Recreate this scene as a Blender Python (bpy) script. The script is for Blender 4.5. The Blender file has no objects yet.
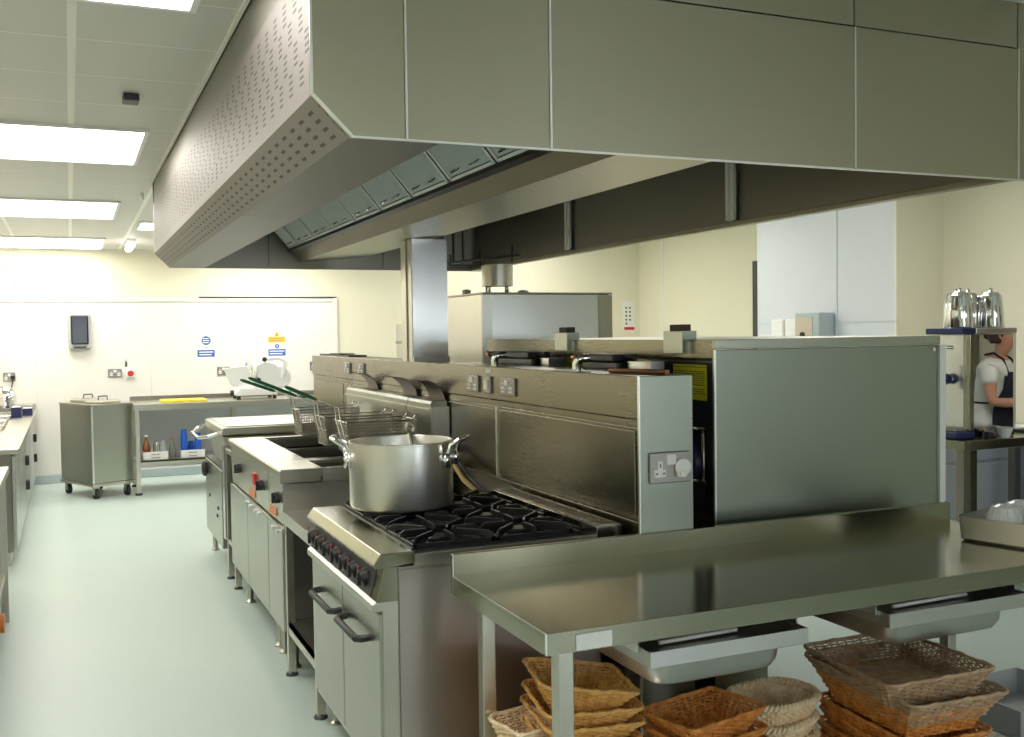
import bpy, math, random
from mathutils import Vector, Matrix, Euler
random.seed(7)
S = bpy.context.scene
COL = S.collection
PI = math.pi
# ------------------------------------------------------------------ camera
CAMH = 1.6
YAW, PITCH, ROLL, FPX = 0.409158484, -0.0344749956, -0.014006874, 1018.777
def cam_axes():
    cy, sy, cp, sp = math.cos(YAW), math.sin(YAW), math.cos(PITCH), math.sin(PITCH)
    f = Vector((sy*cp, cy*cp, sp)); r = Vector((cy, -sy, 0)); u = r.cross(f)
    c, s = math.cos(ROLL), math.sin(ROLL)
    return c*r+s*u, -s*r+c*u, -f
_r, _u, _b = cam_axes()
cd = bpy.data.cameras.new('camera'); cam = bpy.data.objects.new('camera', cd); COL.objects.link(cam)
cd.sensor_width = 36; cd.lens = 36*FPX/1024; cd.clip_start = 0.05; cd.clip_end = 100
m = Matrix.Identity(4)
for i in range(3):
    m[i][0] = _r[i]; m[i][1] = _u[i]; m[i][2] = _b[i]
m[2][3] = CAMH
cam.matrix_world = m
S.camera = cam
# ------------------------------------------------------------------ world, exposure
S.view_settings.view_transform = 'Standard'; S.view_settings.look = 'None'
S.view_settings.gamma = 1; S.view_settings.use_curve_mapping = False
S.view_settings.exposure = 0.0
W = bpy.data.worlds.new('world'); S.world = W; W.use_nodes = True
W.node_tree.nodes['Background'].inputs[0].default_value = (0.8, 0.85, 0.9, 1)
W.node_tree.nodes['Background'].inputs[1].default_value = 0.3
PANEL = 8.2        # ceiling light panel strength
REAR_GLOW = 6.0  # strength of the glowing panes added behind the viewer
CEIL = 2.612
CEIL2 = 3.0       # raised ceiling over the serving side
YFAR = 12.42
XR = 7.35
XL = -1.15
YREAR = -3.2
# ------------------------------------------------------------------ helpers
class MB:
    def __init__(s): s.v=[]; s.f=[]; s.s=[]
    def add(s, vs, fs, smooth=False, mat=None):
        o=len(s.v)
        for p in vs:
            p=Vector(p)
            s.v.append(tuple(mat@p) if mat else tuple(p))
        for f in fs: s.f.append([i+o for i in f]); s.s.append(smooth)
        return s
    def box(s, x0,x1,y0,y1,z0,z1, mat=None):
        vs=[(x,y,z) for x in (x0,x1) for y in (y0,y1) for z in (z0,z1)]
        fs=[(0,1,3,2),(4,6,7,5),(0,4,5,1),(2,3,7,6),(0,2,6,4),(1,5,7,3)]
        return s.add(vs,fs,False,mat)
    def prism(s, prof, axis, a, b, smooth=False, mat=None):
        # prof: 2D loop in the two other axes (cyclic order x,y,z without axis), extruded a..b
        n=len(prof); vs=[]
        for t in (a,b):
            for (p,q) in prof:
                vs.append((t,p,q) if axis=='x' else (p,t,q) if axis=='y' else (p,q,t))
        fs=[(i,(i+1)%n,n+(i+1)%n,n+i) for i in range(n)]
        o=len(s.v); s.add(vs,fs,smooth,mat)
        s.f.append([o+i for i in range(n)][::-1]); s.s.append(False)
        s.f.append([o+n+i for i in range(n)]); s.s.append(False)
        return s
    def tube(s, pts, r, n=8, closed=False, caps=True, mat=None):
        pts=[Vector(p) for p in pts]; N=len(pts); vs=[]
        rr=r if isinstance(r,(list,tuple)) else [r]*N
        up=None
        for i,p in enumerate(pts):
            if closed: t=(pts[(i+1)%N]-pts[i-1])
            else: t=pts[min(i+1,N-1)]-pts[max(i-1,0)]
            t.normalize()
            if up is None:
                up=Vector((0,0,1)) if abs(t.z)<.9 else Vector((1,0,0))
            a=t.cross(up)
            if a.length<1e-5: a=t.cross(Vector((0.3,1,0.2)))
            a.normalize(); b=a.cross(t).normalized(); up=b
            for k in range(n):
                an=2*PI*k/n
                vs.append(p+(a*math.cos(an)+b*math.sin(an))*rr[i])
        fs=[]
        M=N if closed else N-1
        for i in range(M):
            j=(i+1)%N
            for k in range(n):
                fs.append((i*n+k,i*n+(k+1)%n,j*n+(k+1)%n,j*n+k))
        o=len(s.v); s.add(vs,fs,n>4,mat)
        if caps and not closed:
            s.f.append([o+k for k in range(n)][::-1]); s.s.append(False)
            s.f.append([o+(N-1)*n+k for k in range(n)]); s.s.append(False)
        return s
    def lathe(s, prof, c=(0,0,0), n=32, axis='z', smooth=True, mat=None):
        # prof list of (r,h)
        vs=[]
        for (r,h) in prof:
            for k in range(n):
                a=2*PI*k/n; p=(r*math.cos(a),r*math.sin(a),h)
                if axis=='x': p=(h,r*math.cos(a),r*math.sin(a))
                if axis=='y': p=(r*math.sin(a),h,r*math.cos(a))
                vs.append((c[0]+p[0],c[1]+p[1],c[2]+p[2]))
        fs=[]
        for i in range(len(prof)-1):
            for k in range(n):
                fs.append((i*n+k,i*n+(k+1)%n,(i+1)*n+(k+1)%n,(i+1)*n+k))
        return s.add(vs,fs,smooth,mat)
    def cyl(s, p0, p1, r, n=20, mat=None): return s.tube([p0,p1],r,n,mat=mat)
    def build(s, name, mat, parent=None, bevel=0, seg=2, loc=None, sharp=35):
        me=bpy.data.meshes.new(name); me.from_pydata(s.v,[],s.f); me.update()
        for p,sm in zip(me.polygons,s.s): p.use_smooth=sm
        if mat: me.materials.append(mat)
        o=bpy.data.objects.new(name,me); COL.objects.link(o)
        if parent: o.parent=parent
        if loc: o.location=loc
        # consistent normals
        import bmesh
        bm=bmesh.new(); bm.from_mesh(me); bmesh.ops.recalc_face_normals(bm,faces=bm.faces)
        for e in bm.edges:
            if len(e.link_faces)==2 and e.calc_face_angle(0)>math.radians(sharp): e.smooth=False
        bm.to_mesh(me); bm.free()
        if bevel:
            b=o.modifiers.new('bevel','BEVEL'); b.width=bevel; b.segments=seg; b.limit_method='ANGLE'; b.angle_limit=math.radians(40)
            b.harden_normals=False
        return o
def B(*a, mat=None): return MB().box(*a, mat=mat)
def thing(name,label,cat,loc=(0,0,0),rz=0,group=None):
    o=bpy.data.objects.new(name,None); COL.objects.link(o); o.location=loc; o.rotation_euler=(0,0,rz)
    o.empty_display_size=.05
    return tag(o,label,cat,group)
def tag(o,label,cat,group=None):
    o['label']=label; o['category']=cat
    if group: o['group']=group
    return o
def struct(o): o['kind']='structure'; return o
def dup(root,loc=None,rot=None,label=None,group=None):
    r=root.copy(); COL.objects.link(r)
    if loc is not None: r.location=loc
    if rot is not None: r.rotation_euler=rot
    if label: r['label']=label
    if group: r['group']=group
    for ch in list(root.children):
        c=ch.copy(); COL.objects.link(c); c.parent=r
        for g in ch.children:
            d=g.copy(); COL.objects.link(d); d.parent=c
    return r
# ------------------------------------------------------------------ materials
def newmat(name):
    m=bpy.data.materials.new(name); m.use_nodes=True
    return m, m.node_tree, m.node_tree.nodes['Principled BSDF']
def plain(name,col,rough=.5,metal=0,noise=0,nscale=8,bump=0,emit=None,es=0,spec=None,trans=0,coat=0):
    m,nt,b=newmat(name)
    b.inputs['Base Color'].default_value=(*col,1); b.inputs['Roughness'].default_value=rough; b.inputs['Metallic'].default_value=metal
    if spec is not None: b.inputs['Specular IOR Level'].default_value=spec
    if trans: b.inputs['Transmission Weight'].default_value=trans
    if coat: b.inputs['Coat Weight'].default_value=coat
    if emit: b.inputs['Emission Color'].default_value=(*emit,1); b.inputs['Emission Strength'].default_value=es
    if noise or bump:
        tc=nt.nodes.new('ShaderNodeTexCoord'); n=nt.nodes.new('ShaderNodeTexNoise'); n.inputs['Scale'].default_value=nscale; n.inputs['Detail'].default_value=5
        nt.links.new(tc.outputs['Object'],n.inputs['Vector'])
        if noise:
            mx=nt.nodes.new('ShaderNodeMix'); mx.data_type='RGBA'
            mx.inputs[6].default_value=(*[c*(1-noise) for c in col],1); mx.inputs[7].default_value=(*[min(1,c*(1+noise)) for c in col],1)
            nt.links.new(n.outputs['Fac'],mx.inputs[0]); nt.links.new(mx.outputs[2],b.inputs['Base Color'])
        if bump:
            bp=nt.nodes.new('ShaderNodeBump'); bp.inputs['Strength'].default_value=bump; bp.inputs['Distance'].default_value=.002
            nt.links.new(n.outputs['Fac'],bp.inputs['Height']); nt.links.new(bp.outputs[0],b.inputs['Normal'])
    return m
def steel(name,col=(.6,.59,.56),rough=.3,grain=(1,1,60),var=.12,wave=.0,bmp=.05):
    m,nt,b=newmat(name)
    N=nt.nodes; L=nt.links
    b.inputs['Metallic'].default_value=1
    tc=N.new('ShaderNodeTexCoord'); mp=N.new('ShaderNodeMapping'); mp.inputs['Scale'].default_value=grain
    n=N.new('ShaderNodeTexNoise'); n.inputs['Scale'].default_value=12; n.inputs['Detail'].default_value=4
    L.new(tc.outputs['Object'],mp.inputs[0]); L.new(mp.outputs[0],n.inputs['Vector'])
    n2=N.new('ShaderNodeTexNoise'); n2.inputs['Scale'].default_value=2.2; n2.inputs['Detail'].default_value=4
    L.new(tc.outputs['Object'],n2.inputs['Vector'])
    mr=N.new('ShaderNodeMapRange'); mr.inputs['To Min'].default_value=rough*(1-var*1.5); mr.inputs['To Max'].default_value=rough*(1+var*1.5)
    mm=N.new('ShaderNodeMath'); mm.operation='ADD'; mh=N.new('ShaderNodeMath'); mh.operation='MULTIPLY'; mh.inputs[1].default_value=.5
    L.new(n.outputs['Fac'],mm.inputs[0]); L.new(n2.outputs['Fac'],mm.inputs[1]); L.new(mm.outputs[0],mh.inputs[0])
    L.new(mh.outputs[0],mr.inputs['Value']); L.new(mr.outputs[0],b.inputs['Roughness'])
    mx=N.new('ShaderNodeMix'); mx.data_type='RGBA'
    mx.inputs[6].default_value=(*[c*(1-var) for c in col],1); mx.inputs[7].default_value=(*[min(1,c*(1+var)) for c in col],1)
    L.new(mh.outputs[0],mx.inputs[0]); L.new(mx.outputs[2],b.inputs['Base Color'])
    bp=N.new('ShaderNodeBump'); bp.inputs['Strength'].default_value=bmp; bp.inputs['Distance'].default_value=.001
    L.new(n.outputs['Fac'],bp.inputs['Height'])
    if wave:
        n3=N.new('ShaderNodeTexNoise'); n3.inputs['Scale'].default_value=1.3; n3.inputs['Detail'].default_value=1
        L.new(tc.outputs['Object'],n3.inputs['Vector'])
        b2=N.new('ShaderNodeBump'); b2.inputs['Strength'].default_value=wave; b2.inputs['Distance'].default_value=.02
        L.new(n3.outputs['Fac'],b2.inputs['Height']); L.new(b2.outputs[0],bp.inputs['Normal'])
    L.new(bp.outputs[0],b.inputs['Normal'])
    return m
ST=steel('brushed steel',(.56,.54,.47),.3,(1,1,60),.14)
STH=steel('steel brushed along length',grain=(60,1,60))
ST_HOOD=steel('hood steel',(.41,.385,.285),.34,(1,1,40),.06)
ST_SIDE=steel('hood side steel',(.36,.34,.315),.5,(1,1,40),.04)
ST_DARK=steel('dull dark steel',(.30,.28,.24),.36,(1,40,1),.15)
ST_SPLASH=steel('splashback steel',(.27,.245,.18),.27,(1,1,50),.07,.04,.02)
ST_FILT=steel('blue grey filter steel',(.42,.45,.45),.42,(1,1,1),.15)
ST_END=steel('plain end sheet steel',(.33,.36,.31),.34,(30,30,1),.05,.1)
ST_RSIDE=steel('range side steel',(.44,.39,.355),.38,(1,1,6),.08,.1)
ST_CLOSE=steel('closing panel steel',(.24,.23,.20),.5,(1,1,40),.05)
FLUEM=plain('shiny flue steel',(.62,.60,.56),.14,1)
ST_GUTTER=steel('brown dull gutter steel',(.17,.145,.10),.38,(1,40,1),.15)
ST_TABLE=steel('table top steel',(.345,.335,.25),.17,(50,1,1),.16,.08)
ST_SHEET=steel('sheet steel',(.43,.44,.38),.30,(60,60,1),.06,.1)
ST_BRIGHT=steel('bright steel',(.74,.74,.74),.22,(40,40,1),.08,.3)
ST_PAN=steel('pressed pan steel',(.60,.59,.57),.34,(1,1,1),.08)
ALU=steel('spun aluminium',(.80,.79,.76),.33,(1,1,60),.07)
CHROME=plain('chrome',(.82,.82,.82),.08,1)
MIRROR=plain('polished steel panel',(.80,.80,.78),.015,1)
IRON=plain('black cast iron',(.012,.012,.014),.32,0,noise=.3,bump=.3,nscale=60)
ENAMEL=plain('black enamel tray',(.02,.02,.02),.25)
BLACK=plain('black plastic',(.02,.02,.022),.4)
DARKP=plain('dark grey plastic',(.05,.05,.055),.4)
RUBBER=plain('dark rubber',(.03,.035,.04),.7)
WHITEP=plain('white plastic',(.85,.85,.83),.4)
GREYP=plain('grey plastic',(.45,.47,.48),.5)
SEAL=plain('bright folded edge',(.85,.84,.80),.3,1)
RED=plain('red plastic',(.6,.03,.02),.4)
KRED=plain('faded red marking',(.30,.05,.04),.5)
ORANGE=plain('orange plastic',(.8,.22,.03),.4)
YELLOW=plain('yellow plastic',(.85,.68,.04),.45)
BLUE=plain('blue plastic',(.01,.12,.62),.4)
DKBLUE=plain('dark blue plastic',(.015,.024,.11),.4)
GREEN=plain('green handle plastic',(.01,.13,.05),.4)
TERRA=plain('terracotta card label',(.62,.25,.12),.7)
WALLC=plain('cream wall paint',(.83,.80,.63),.5,noise=.02,nscale=3)
CLAD=plain('white wall cladding',(.84,.82,.77),.32,noise=.015,nscale=3)
TILEW=plain('pale blue white cladding',(.68,.72,.76),.35,noise=.02,nscale=3)
SKIRT=plain('grey blue coved skirting',(.46,.54,.56),.45)
GLASSB=plain('brown bottle glass',(.25,.08,.02),.1,coat=.5)
GLASSC=plain('clear bottle glass',(.35,.38,.33),.08,trans=.6)
COPPER=plain('copper',(.72,.36,.22),.3,1)
SLICER=plain('white enamel',(.86,.86,.84),.25)
CLOTHW=plain('white cotton',(.8,.8,.78),.9,bump=.3,nscale=90)
CLOTHN=plain('navy apron cloth',(.008,.010,.022),.9,bump=.3,nscale=90)
SKIN=plain('skin',(.55,.27,.18),.55,noise=.08,nscale=20)
HAIR=plain('dark brown hair',(.05,.025,.015),.6,bump=.6,nscale=120)
TROUSER=plain('dark trousers',(.03,.03,.035),.9)
MAUVE=plain('lilac blue panel',(.33,.36,.62),.5)
def floor_mat():
    m,nt,b=newmat('pale green vinyl floor'); N=nt.nodes; L=nt.links
    tc=N.new('ShaderNodeTexCoord')
    n=N.new('ShaderNodeTexNoise'); n.inputs['Scale'].default_value=160; n.inputs['Detail'].default_value=2
    n2=N.new('ShaderNodeTexNoise'); n2.inputs['Scale'].default_value=1.1; n2.inputs['Detail'].default_value=4
    L.new(tc.outputs['Object'],n.inputs['Vector']); L.new(tc.outputs['Object'],n2.inputs['Vector'])
    mx=N.new('ShaderNodeMix'); mx.data_type='RGBA'; mx.inputs[6].default_value=(.48,.585,.545,1); mx.inputs[7].default_value=(.60,.70,.655,1)
    ad=N.new('ShaderNodeMath'); ad.operation='ADD'; hf=N.new('ShaderNodeMath'); hf.operation='MULTIPLY'; hf.inputs[1].default_value=.5
    L.new(n.outputs['Fac'],ad.inputs[0]); L.new(n2.outputs['Fac'],ad.inputs[1]); L.new(ad.outputs[0],hf.inputs[0])
    L.new(hf.outputs[0],mx.inputs[0]); L.new(mx.outputs[2],b.inputs['Base Color'])
    b.inputs['Roughness'].default_value=.38
    bp=N.new('ShaderNodeBump'); bp.inputs['Strength'].default_value=.15; bp.inputs['Distance'].default_value=.002
    L.new(n.outputs['Fac'],bp.inputs['Height']); L.new(bp.outputs[0],b.inputs['Normal'])
    return m
FLOOR=floor_mat()
def math_node(nt,op,a,b=None,c=None):
    n=nt.nodes.new('ShaderNodeMath'); n.operation=op
    for i,v in enumerate((a,b,c)):
        if v is None: continue
        if isinstance(v,(int,float)): n.inputs[i].default_value=v
        else: nt.links.new(v,n.inputs[i])
    return n.outputs[0]
def ceil_mat():
    m,nt,b=newmat('grey white metal ceiling tiles'); N=nt.nodes; L=nt.links
    tc=N.new('ShaderNodeTexCoord'); sp=N.new('ShaderNodeSeparateXYZ'); L.new(tc.outputs['Object'],sp.inputs[0])
    def line(out,off,pitch,w):
        f=math_node(nt,'FRACT',math_node(nt,'DIVIDE',math_node(nt,'ADD',out,off),pitch))
        return math_node(nt,'LESS_THAN',math_node(nt,'ABSOLUTE',math_node(nt,'SUBTRACT',f,.5)),w/pitch/2)
    lx=line(sp.outputs['X'],-.033+.255+10*.51,.51,.028)
    ly=line(sp.outputs['Y'],-3.756+.2525+20*.505,.505,.007)
    mx=N.new('ShaderNodeMix'); mx.data_type='RGBA'; mx.inputs[6].default_value=(.62,.615,.58,1); mx.inputs[7].default_value=(.88,.86,.80,1)
    L.new(math_node(nt,'MAXIMUM',lx,ly),mx.inputs[0]); L.new(mx.outputs[2],b.inputs['Base Color'])
    b.inputs['Roughness'].default_value=.45
    return m
CEILM=ceil_mat()
def perf_mat(name,ax_u,ax_v,pu,pv,lu,lv,v0,v1,cluster=4,u_gap=0):
    # small dark slots punched through the sheet; u runs along the panel, v across it
    m=steel(name,(.28,.26,.245),.55,(1,1,40),.04); nt=m.node_tree; b=nt.nodes['Principled BSDF']
    tc=nt.nodes.new('ShaderNodeTexCoord'); sp=nt.nodes.new('ShaderNodeSeparateXYZ'); nt.links.new(tc.outputs['Object'],sp.inputs[0])
    u=math_node(nt,'DIVIDE',sp.outputs[ax_u],pu); v=sp.outputs[ax_v]
    ui=math_node(nt,'FLOOR',u); uf=math_node(nt,'FRACT',u)
    vv=math_node(nt,'DIVIDE',math_node(nt,'SUBTRACT',v,v0),pv)
    vf=math_node(nt,'FRACT',vv)
    a=math_node(nt,'LESS_THAN',math_node(nt,'ABSOLUTE',math_node(nt,'SUBTRACT',uf,.5)),lu/pu/2)
    c=math_node(nt,'LESS_THAN',math_node(nt,'ABSOLUTE',math_node(nt,'SUBTRACT',vf,.5)),lv/pv/2)
    k=math_node(nt,'MULTIPLY',a,c)
    k=math_node(nt,'MULTIPLY',k,math_node(nt,'GREATER_THAN',v,v0)); k=math_node(nt,'MULTIPLY',k,math_node(nt,'LESS_THAN',v,v1))
    if cluster:
        g=math_node(nt,'FLOORED_MODULO',math_node(nt,'ADD',math_node(nt,'FLOOR',math_node(nt,'DIVIDE',vv,cluster)),ui),2)
        k=math_node(nt,'MULTIPLY',k,math_node(nt,'LESS_THAN',g,.5))
    mx=nt.nodes.new('ShaderNodeMix'); mx.data_type='RGBA'; mx.inputs[7].default_value=(.03,.03,.03,1)
    src=b.inputs['Base Color'].links[0].from_socket
    nt.links.new(src,mx.inputs[6]); nt.links.new(k,mx.inputs[0]); nt.links.new(mx.outputs[2],b.inputs['Base Color'])
    nt.links.new(math_node(nt,'SUBTRACT',1,k),b.inputs['Metallic'])
    return m
PERF=perf_mat('slotted hood steel','Y','Z',.063,.0158,.043,.0062,2.188-2.06,2.188-2.06+16*.0158,4)
PERF2=perf_mat('slotted lower hood steel','Y','X',.108,.0175,.044,.0062,.532,.602,0)
def wicker(name,c0,c1):
    m,nt,b=newmat(name); N=nt.nodes; L=nt.links
    tc=N.new('ShaderNodeTexCoord'); n=N.new('ShaderNodeTexNoise'); n.inputs['Scale'].default_value=35; n.inputs['Detail'].default_value=3
    L.new(tc.outputs['Object'],n.inputs['Vector'])
    r=N.new('ShaderNodeValToRGB'); r.color_ramp.elements[0].position=.35; r.color_ramp.elements[1].position=.65
    r.color_ramp.elements[0].color=(*c0,1); r.color_ramp.elements[1].color=(*c1,1)
    L.new(n.outputs['Fac'],r.inputs[0]); L.new(r.outputs[0],b.inputs['Base Color']); b.inputs['Roughness'].default_value=.4
    return m
WK_GOLD=wicker('golden wicker',(.68,.34,.08),(.92,.56,.20))
WK_ORNG=wicker('orange brown wicker',(.58,.20,.035),(.84,.37,.10))
WK_PALE=wicker('pale cream wicker',(.82,.60,.36),(.95,.80,.56))
WK_TAUPE=wicker('taupe brown woven plastic',(.42,.27,.17),(.58,.41,.26))
# ------------------------------------------------------------------ room shell
struct(B(XL-.1,XR+.1,YREAR-.1,YFAR+.1,-.1,0).build('floor',FLOOR))
struct(B(XL-.1,2.84,YREAR-.1,YFAR+.1,CEIL,CEIL+.03).build('ceiling',CEILM))
struct(B(2.84,XR+.1,YREAR-.1,YFAR+.1,CEIL2,CEIL2+.1).build('ceiling_raised',CEILM))
struct(B(2.80,2.84,YREAR-.1,YFAR+.1,CEIL+.03,CEIL2+.1).build('ceiling_step',WALLC))
struct(B(XL-.1,XR+.1,YFAR,YFAR+.1,0,CEIL2).build('wall_far',WALLC))
struct(B(XL-.1,XL,YREAR,YFAR,0,CEIL).build('wall_left',WALLC))
struct(B(XR,XR+.1,YREAR,YFAR,0,CEIL2).build('wall_right',WALLC))
struct(B(XL-.1,XR+.1,YREAR-.1,YREAR,0,CEIL2).build('wall_rear',WALLC))
struct(B(XL,5.5,YFAR-.02,YFAR,0,.1).build('baseboard_far',SKIRT,bevel=.008))
struct(B(6.5,XR,6.72,8.62,0,CEIL2).build('wall_column',TILEW))
struct(B(6.5,XR,6.70,6.72,0,CEIL2).build('wall_column_end',WALLC))
struct(B(7.03,XR,-.5,6.70,0,CEIL2).build('wall_right_lining',WALLC))
struct(MB().box(6.492,6.5,7.43,7.45,0,CEIL2).box(6.492,6.5,6.7,8.6,1.66,1.675).build('trim_4',TILEW))
# white hygienic cladding on the far wall with joints
cl=MB()
xs=[XL,-.35,.85,2.05,2.985]
for a,b_ in zip(xs,xs[1:]): cl.box(a+.001,b_-.001,YFAR-.012,YFAR,.1,2.02)
struct(cl.build('wall_cladding',CLAD))
struct(B(XL,2.985,YFAR-.03,YFAR,2.02,2.06).build('trim_1',CLAD,bevel=.004))
struct(MB().box(2.985,3.03,YFAR-.05,YFAR,0,2.065).build('trim_2',CLAD,bevel=.004))
struct(B(1.40,3.03,YFAR-.032,YFAR,2.062,2.08).build('trim_3',DARKP))
struct(B(XL,2.80,YFAR-.025,YFAR,CEIL-.03,CEIL).build('cornice_far',CLAD))
struct(B(.44,.455,YFAR-.006,YFAR,2.09,CEIL-.03).build('trim_5',CLAD))
struct(B(XR-.03,XR,9.72,9.8,0,2.40).build('door_frame_edge',DARKP))
struct(B(XR-.006,XR,11.78,11.84,0,CEIL2).build('trim_6',CLAD))
struct(B(.508,.52,2.4,7.0,CEIL-.010,CEIL).build('trim_7',CLAD))
# ------------------------------------------------------------------ ceiling lights
DIFF=plain('lit diffuser',(.9,.9,.9),.5,emit=(1.0,.965,.90),es=PANEL)
DIFF2=plain('lit diffuser far side',(.9,.9,.9),.5,emit=(1.0,.965,.90),es=PANEL*1.3)
DIFF_FILL=plain('dim lit diffuser',(.9,.9,.9),.5,emit=(1.0,.965,.90),es=PANEL*.5)  # for the fill panel added behind the viewer
def light(x0,x1,y0,y1,label,mat=DIFF,group='recessed ceiling light panels'):
    CZ=CEIL2 if x0>2.8 else CEIL
    t=thing('ceiling_light',label,'ceiling light',((x0+x1)/2,(y0+y1)/2,CZ),0,group)
    hx,hy=(x1-x0)/2,(y1-y0)/2
    B(-hx,hx,-hy,hy,-.012,-.004).build('diffuser',mat,t)
    f=MB()
    f.box(-hx-.02,hx+.02,-hy-.02,-hy,-.016,0); f.box(-hx-.02,hx+.02,hy,hy+.02,-.016,0)
    f.box(-hx-.02,-hx,-hy,hy,-.016,0); f.box(hx,hx+.02,-hy,hy,-.016,0)
    f.build('light_frame',WHITEP,t)
    return t
light(-.85,.362,2.35,3.27,'bright recessed ceiling light panel cut by top edge of picture')
light(-.85,.362,5.27,6.26,'largest bright recessed ceiling light panel left of the hood, below the black sensor')
light(-.85,.352,8.06,9.15,'middle bright recessed light panel over the aisle')
light(-.85,.345,11.02,12.22,'furthest bright recessed light panel over the aisle, next to the far wall')
light(.60,1.8,9.37,9.95,'small bright light panel just past the far end of the hood')
for (x,y) in ((4.3,5.0),(4.3,8.1),(4.6,10.8),(1.55,11.0)):
    light(x,x+1.2,y,y+.95,'ceiling light panel on the serving side of the kitchen',DIFF2)
for (x,y) in ((-.6,-1.6),):
    light(x,x+1.2,y,y+.9,'ceiling light panel behind the viewer',DIFF_FILL)  # unseen panel, added for more ambient light on the near steel
# sensor, bulkhead
tag(MB().prism([(.228,4.50),(.292,4.50),(.292,4.60),(.228,4.60)],'z',CEIL-.03,CEIL).build('ceiling_sensor',BLACK,bevel=.006),'small black square sensor box on the grey ceiling tiles','sensor')
t=thing('bulkhead_lamp','small lit oblong bulkhead lamp hanging below the ceiling at the far wall','lamp',(.60,11.3,CEIL))
MB().prism([(-.04,-.28),(.04,-.28),(.04,.28),(-.04,.28)],'z',-.04,0).build('lamp_base',WHITEP,t,bevel=.015)
MB().prism([(-.035,-.30),(.035,-.30),(.035,.30),(-.035,.30)],'z',-.09,-.04).build('lamp_shade',DIFF,t,bevel=.03,seg=3)
tag(MB().tube([(.49,7.55,CEIL),(.49,7.55,CEIL-.05)],.012,10).build('sprinkler_head',WHITEP),'tiny white sprinkler head under the ceiling beside the hood','sprinkler')
# ------------------------------------------------------------------ part builder: world coordinates in, local out
def org(p):
    v=Vector((0,0,0))
    while p is not None:
        v+=p.location; p=p.parent
    return v
def part(name,mb,mat,parent,label=None,**kw):
    o_=org(parent)
    mb.v=[(a-o_.x,b-o_.y,c-o_.z) for a,b,c in mb.v]
    o=mb.build(name,mat,parent,**kw)
    if label: o['label']=label
    return o
def solo(name,mb,mat,label,cat,group=None,loc=None,**kw):
    if loc is None:
        xs=[p[0] for p in mb.v]; ys=[p[1] for p in mb.v]; zs=[p[2] for p in mb.v]
        loc=((min(xs)+max(xs))/2,(min(ys)+max(ys))/2,min(zs))
    mb.v=[(a-loc[0],b-loc[1],c-loc[2]) for a,b,c in mb.v]
    return tag(mb.build(name,mat,None,loc=loc,**kw),label,cat,group)
def rotz(c,a): return Matrix.Translation(Vector(c))@Matrix.Rotation(a,4,'Z')@Matrix.Translation(-Vector(c))
# ------------------------------------------------------------------ extraction hood
HX0,HX1,HY0,HY1,HZ=.52,2.80,2.32,7.0,2.06
H=thing('extraction_hood','huge stainless steel extraction hood hung from the ceiling over the cooking line','extractor hood',(0,0,HZ))
# near end: lower panels (first one with a cut corner), upper closing panels
sx=[.743,1.121,2.095,2.749,2.82]
zc=2.468
M_=MB().prism([(.52,zc),(.52,2.15),(.61,HZ),(.741,HZ),(.741,zc)],'y',HY0,HY0+.02)
part('end_panel',M_,ST_HOOD,H,bevel=.002)
for a,b_ in zip(sx,sx[1:]): part('end_panel',B(a+.003,b_-.002,HY0,HY0+.02,HZ,zc),ST_HOOD,H,bevel=.002)
for a,b_ in zip([.52]+sx,sx): part('closing_panel',B(a+.002,b_-.002,HY0+.002,HY0+.02,zc+.004,CEIL),ST_HOOD,H)
for x in sx[:-1]: part('folded_edge',B(x-.002,x+.0035,HY0-.003,HY0+.004,HZ,zc),SEAL,H)
part('folded_edge',MB().box(.517,.523,HY0-.003,HY0+.004,2.15,CEIL).prism([(.518,2.15),(.524,2.153),(.613,2.064),(.61,2.058)],'y',HY0-.003,HY0+.004).box(.61,2.82,HY0-.003,HY0+.004,HZ-.003,HZ+.002),SEAL,H)
# aisle side: three long slotted panels, slotted lower chamfer, bottom
ys=[HY0+.02,3.95,5.47,HY1]
for a,b_ in zip(ys,ys[1:]):
    part('slotted_panel',B(.52,.535,a+.002,b_-.002,2.15,2.470),PERF,H)
    c_=MB().prism([(.52,2.15),(.61,HZ),(.62,HZ+.01),(.53,2.16)],'y',a+.002,b_-.002)
    part('slotted_lower_strip',c_,PERF2,H)
    part('bottom_panel',B(.61,.80,a+.002,b_-.002,HZ,HZ+.012),ST_SIDE,H)
part('closing_panel',B(.526,.54,HY0+.02,HY1,2.474,CEIL),ST_CLOSE,H)
part('bottom_lip',MB().prism([(.80,HZ),(.83,HZ),(.83,HZ+.05),(.815,HZ+.05),(.815,HZ+.012),(.80,HZ+.012)],'y',HY0+.02,HY1),ST_SIDE,H)
part('far_end_panel',MB().box(.52,HX1,HY1,HY1+.02,2.15,CEIL).box(.61,HX1,HY1,HY1+.02,HZ,2.15).box(.61,HX1,HY1-.02,HY1,HZ,HZ+.02),ST_DARK,H)
part('panel_seam',MB().box(1.25,1.253,HY1-.006,HY1,HZ+.02,2.4).box(2.05,2.053,HY1-.006,HY1,HZ+.02,2.4),BLACK,H)
part('serving_side_panel',MB().box(2.742,2.757,HY0+.02,HY1,HZ+.02,CEIL),ST_DARK,H)
part('serving_side_lip',MB().box(2.715,2.757,HY0+.02,HY1,HZ,HZ+.02),ST_HOOD,H,bevel=.003)
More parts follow.
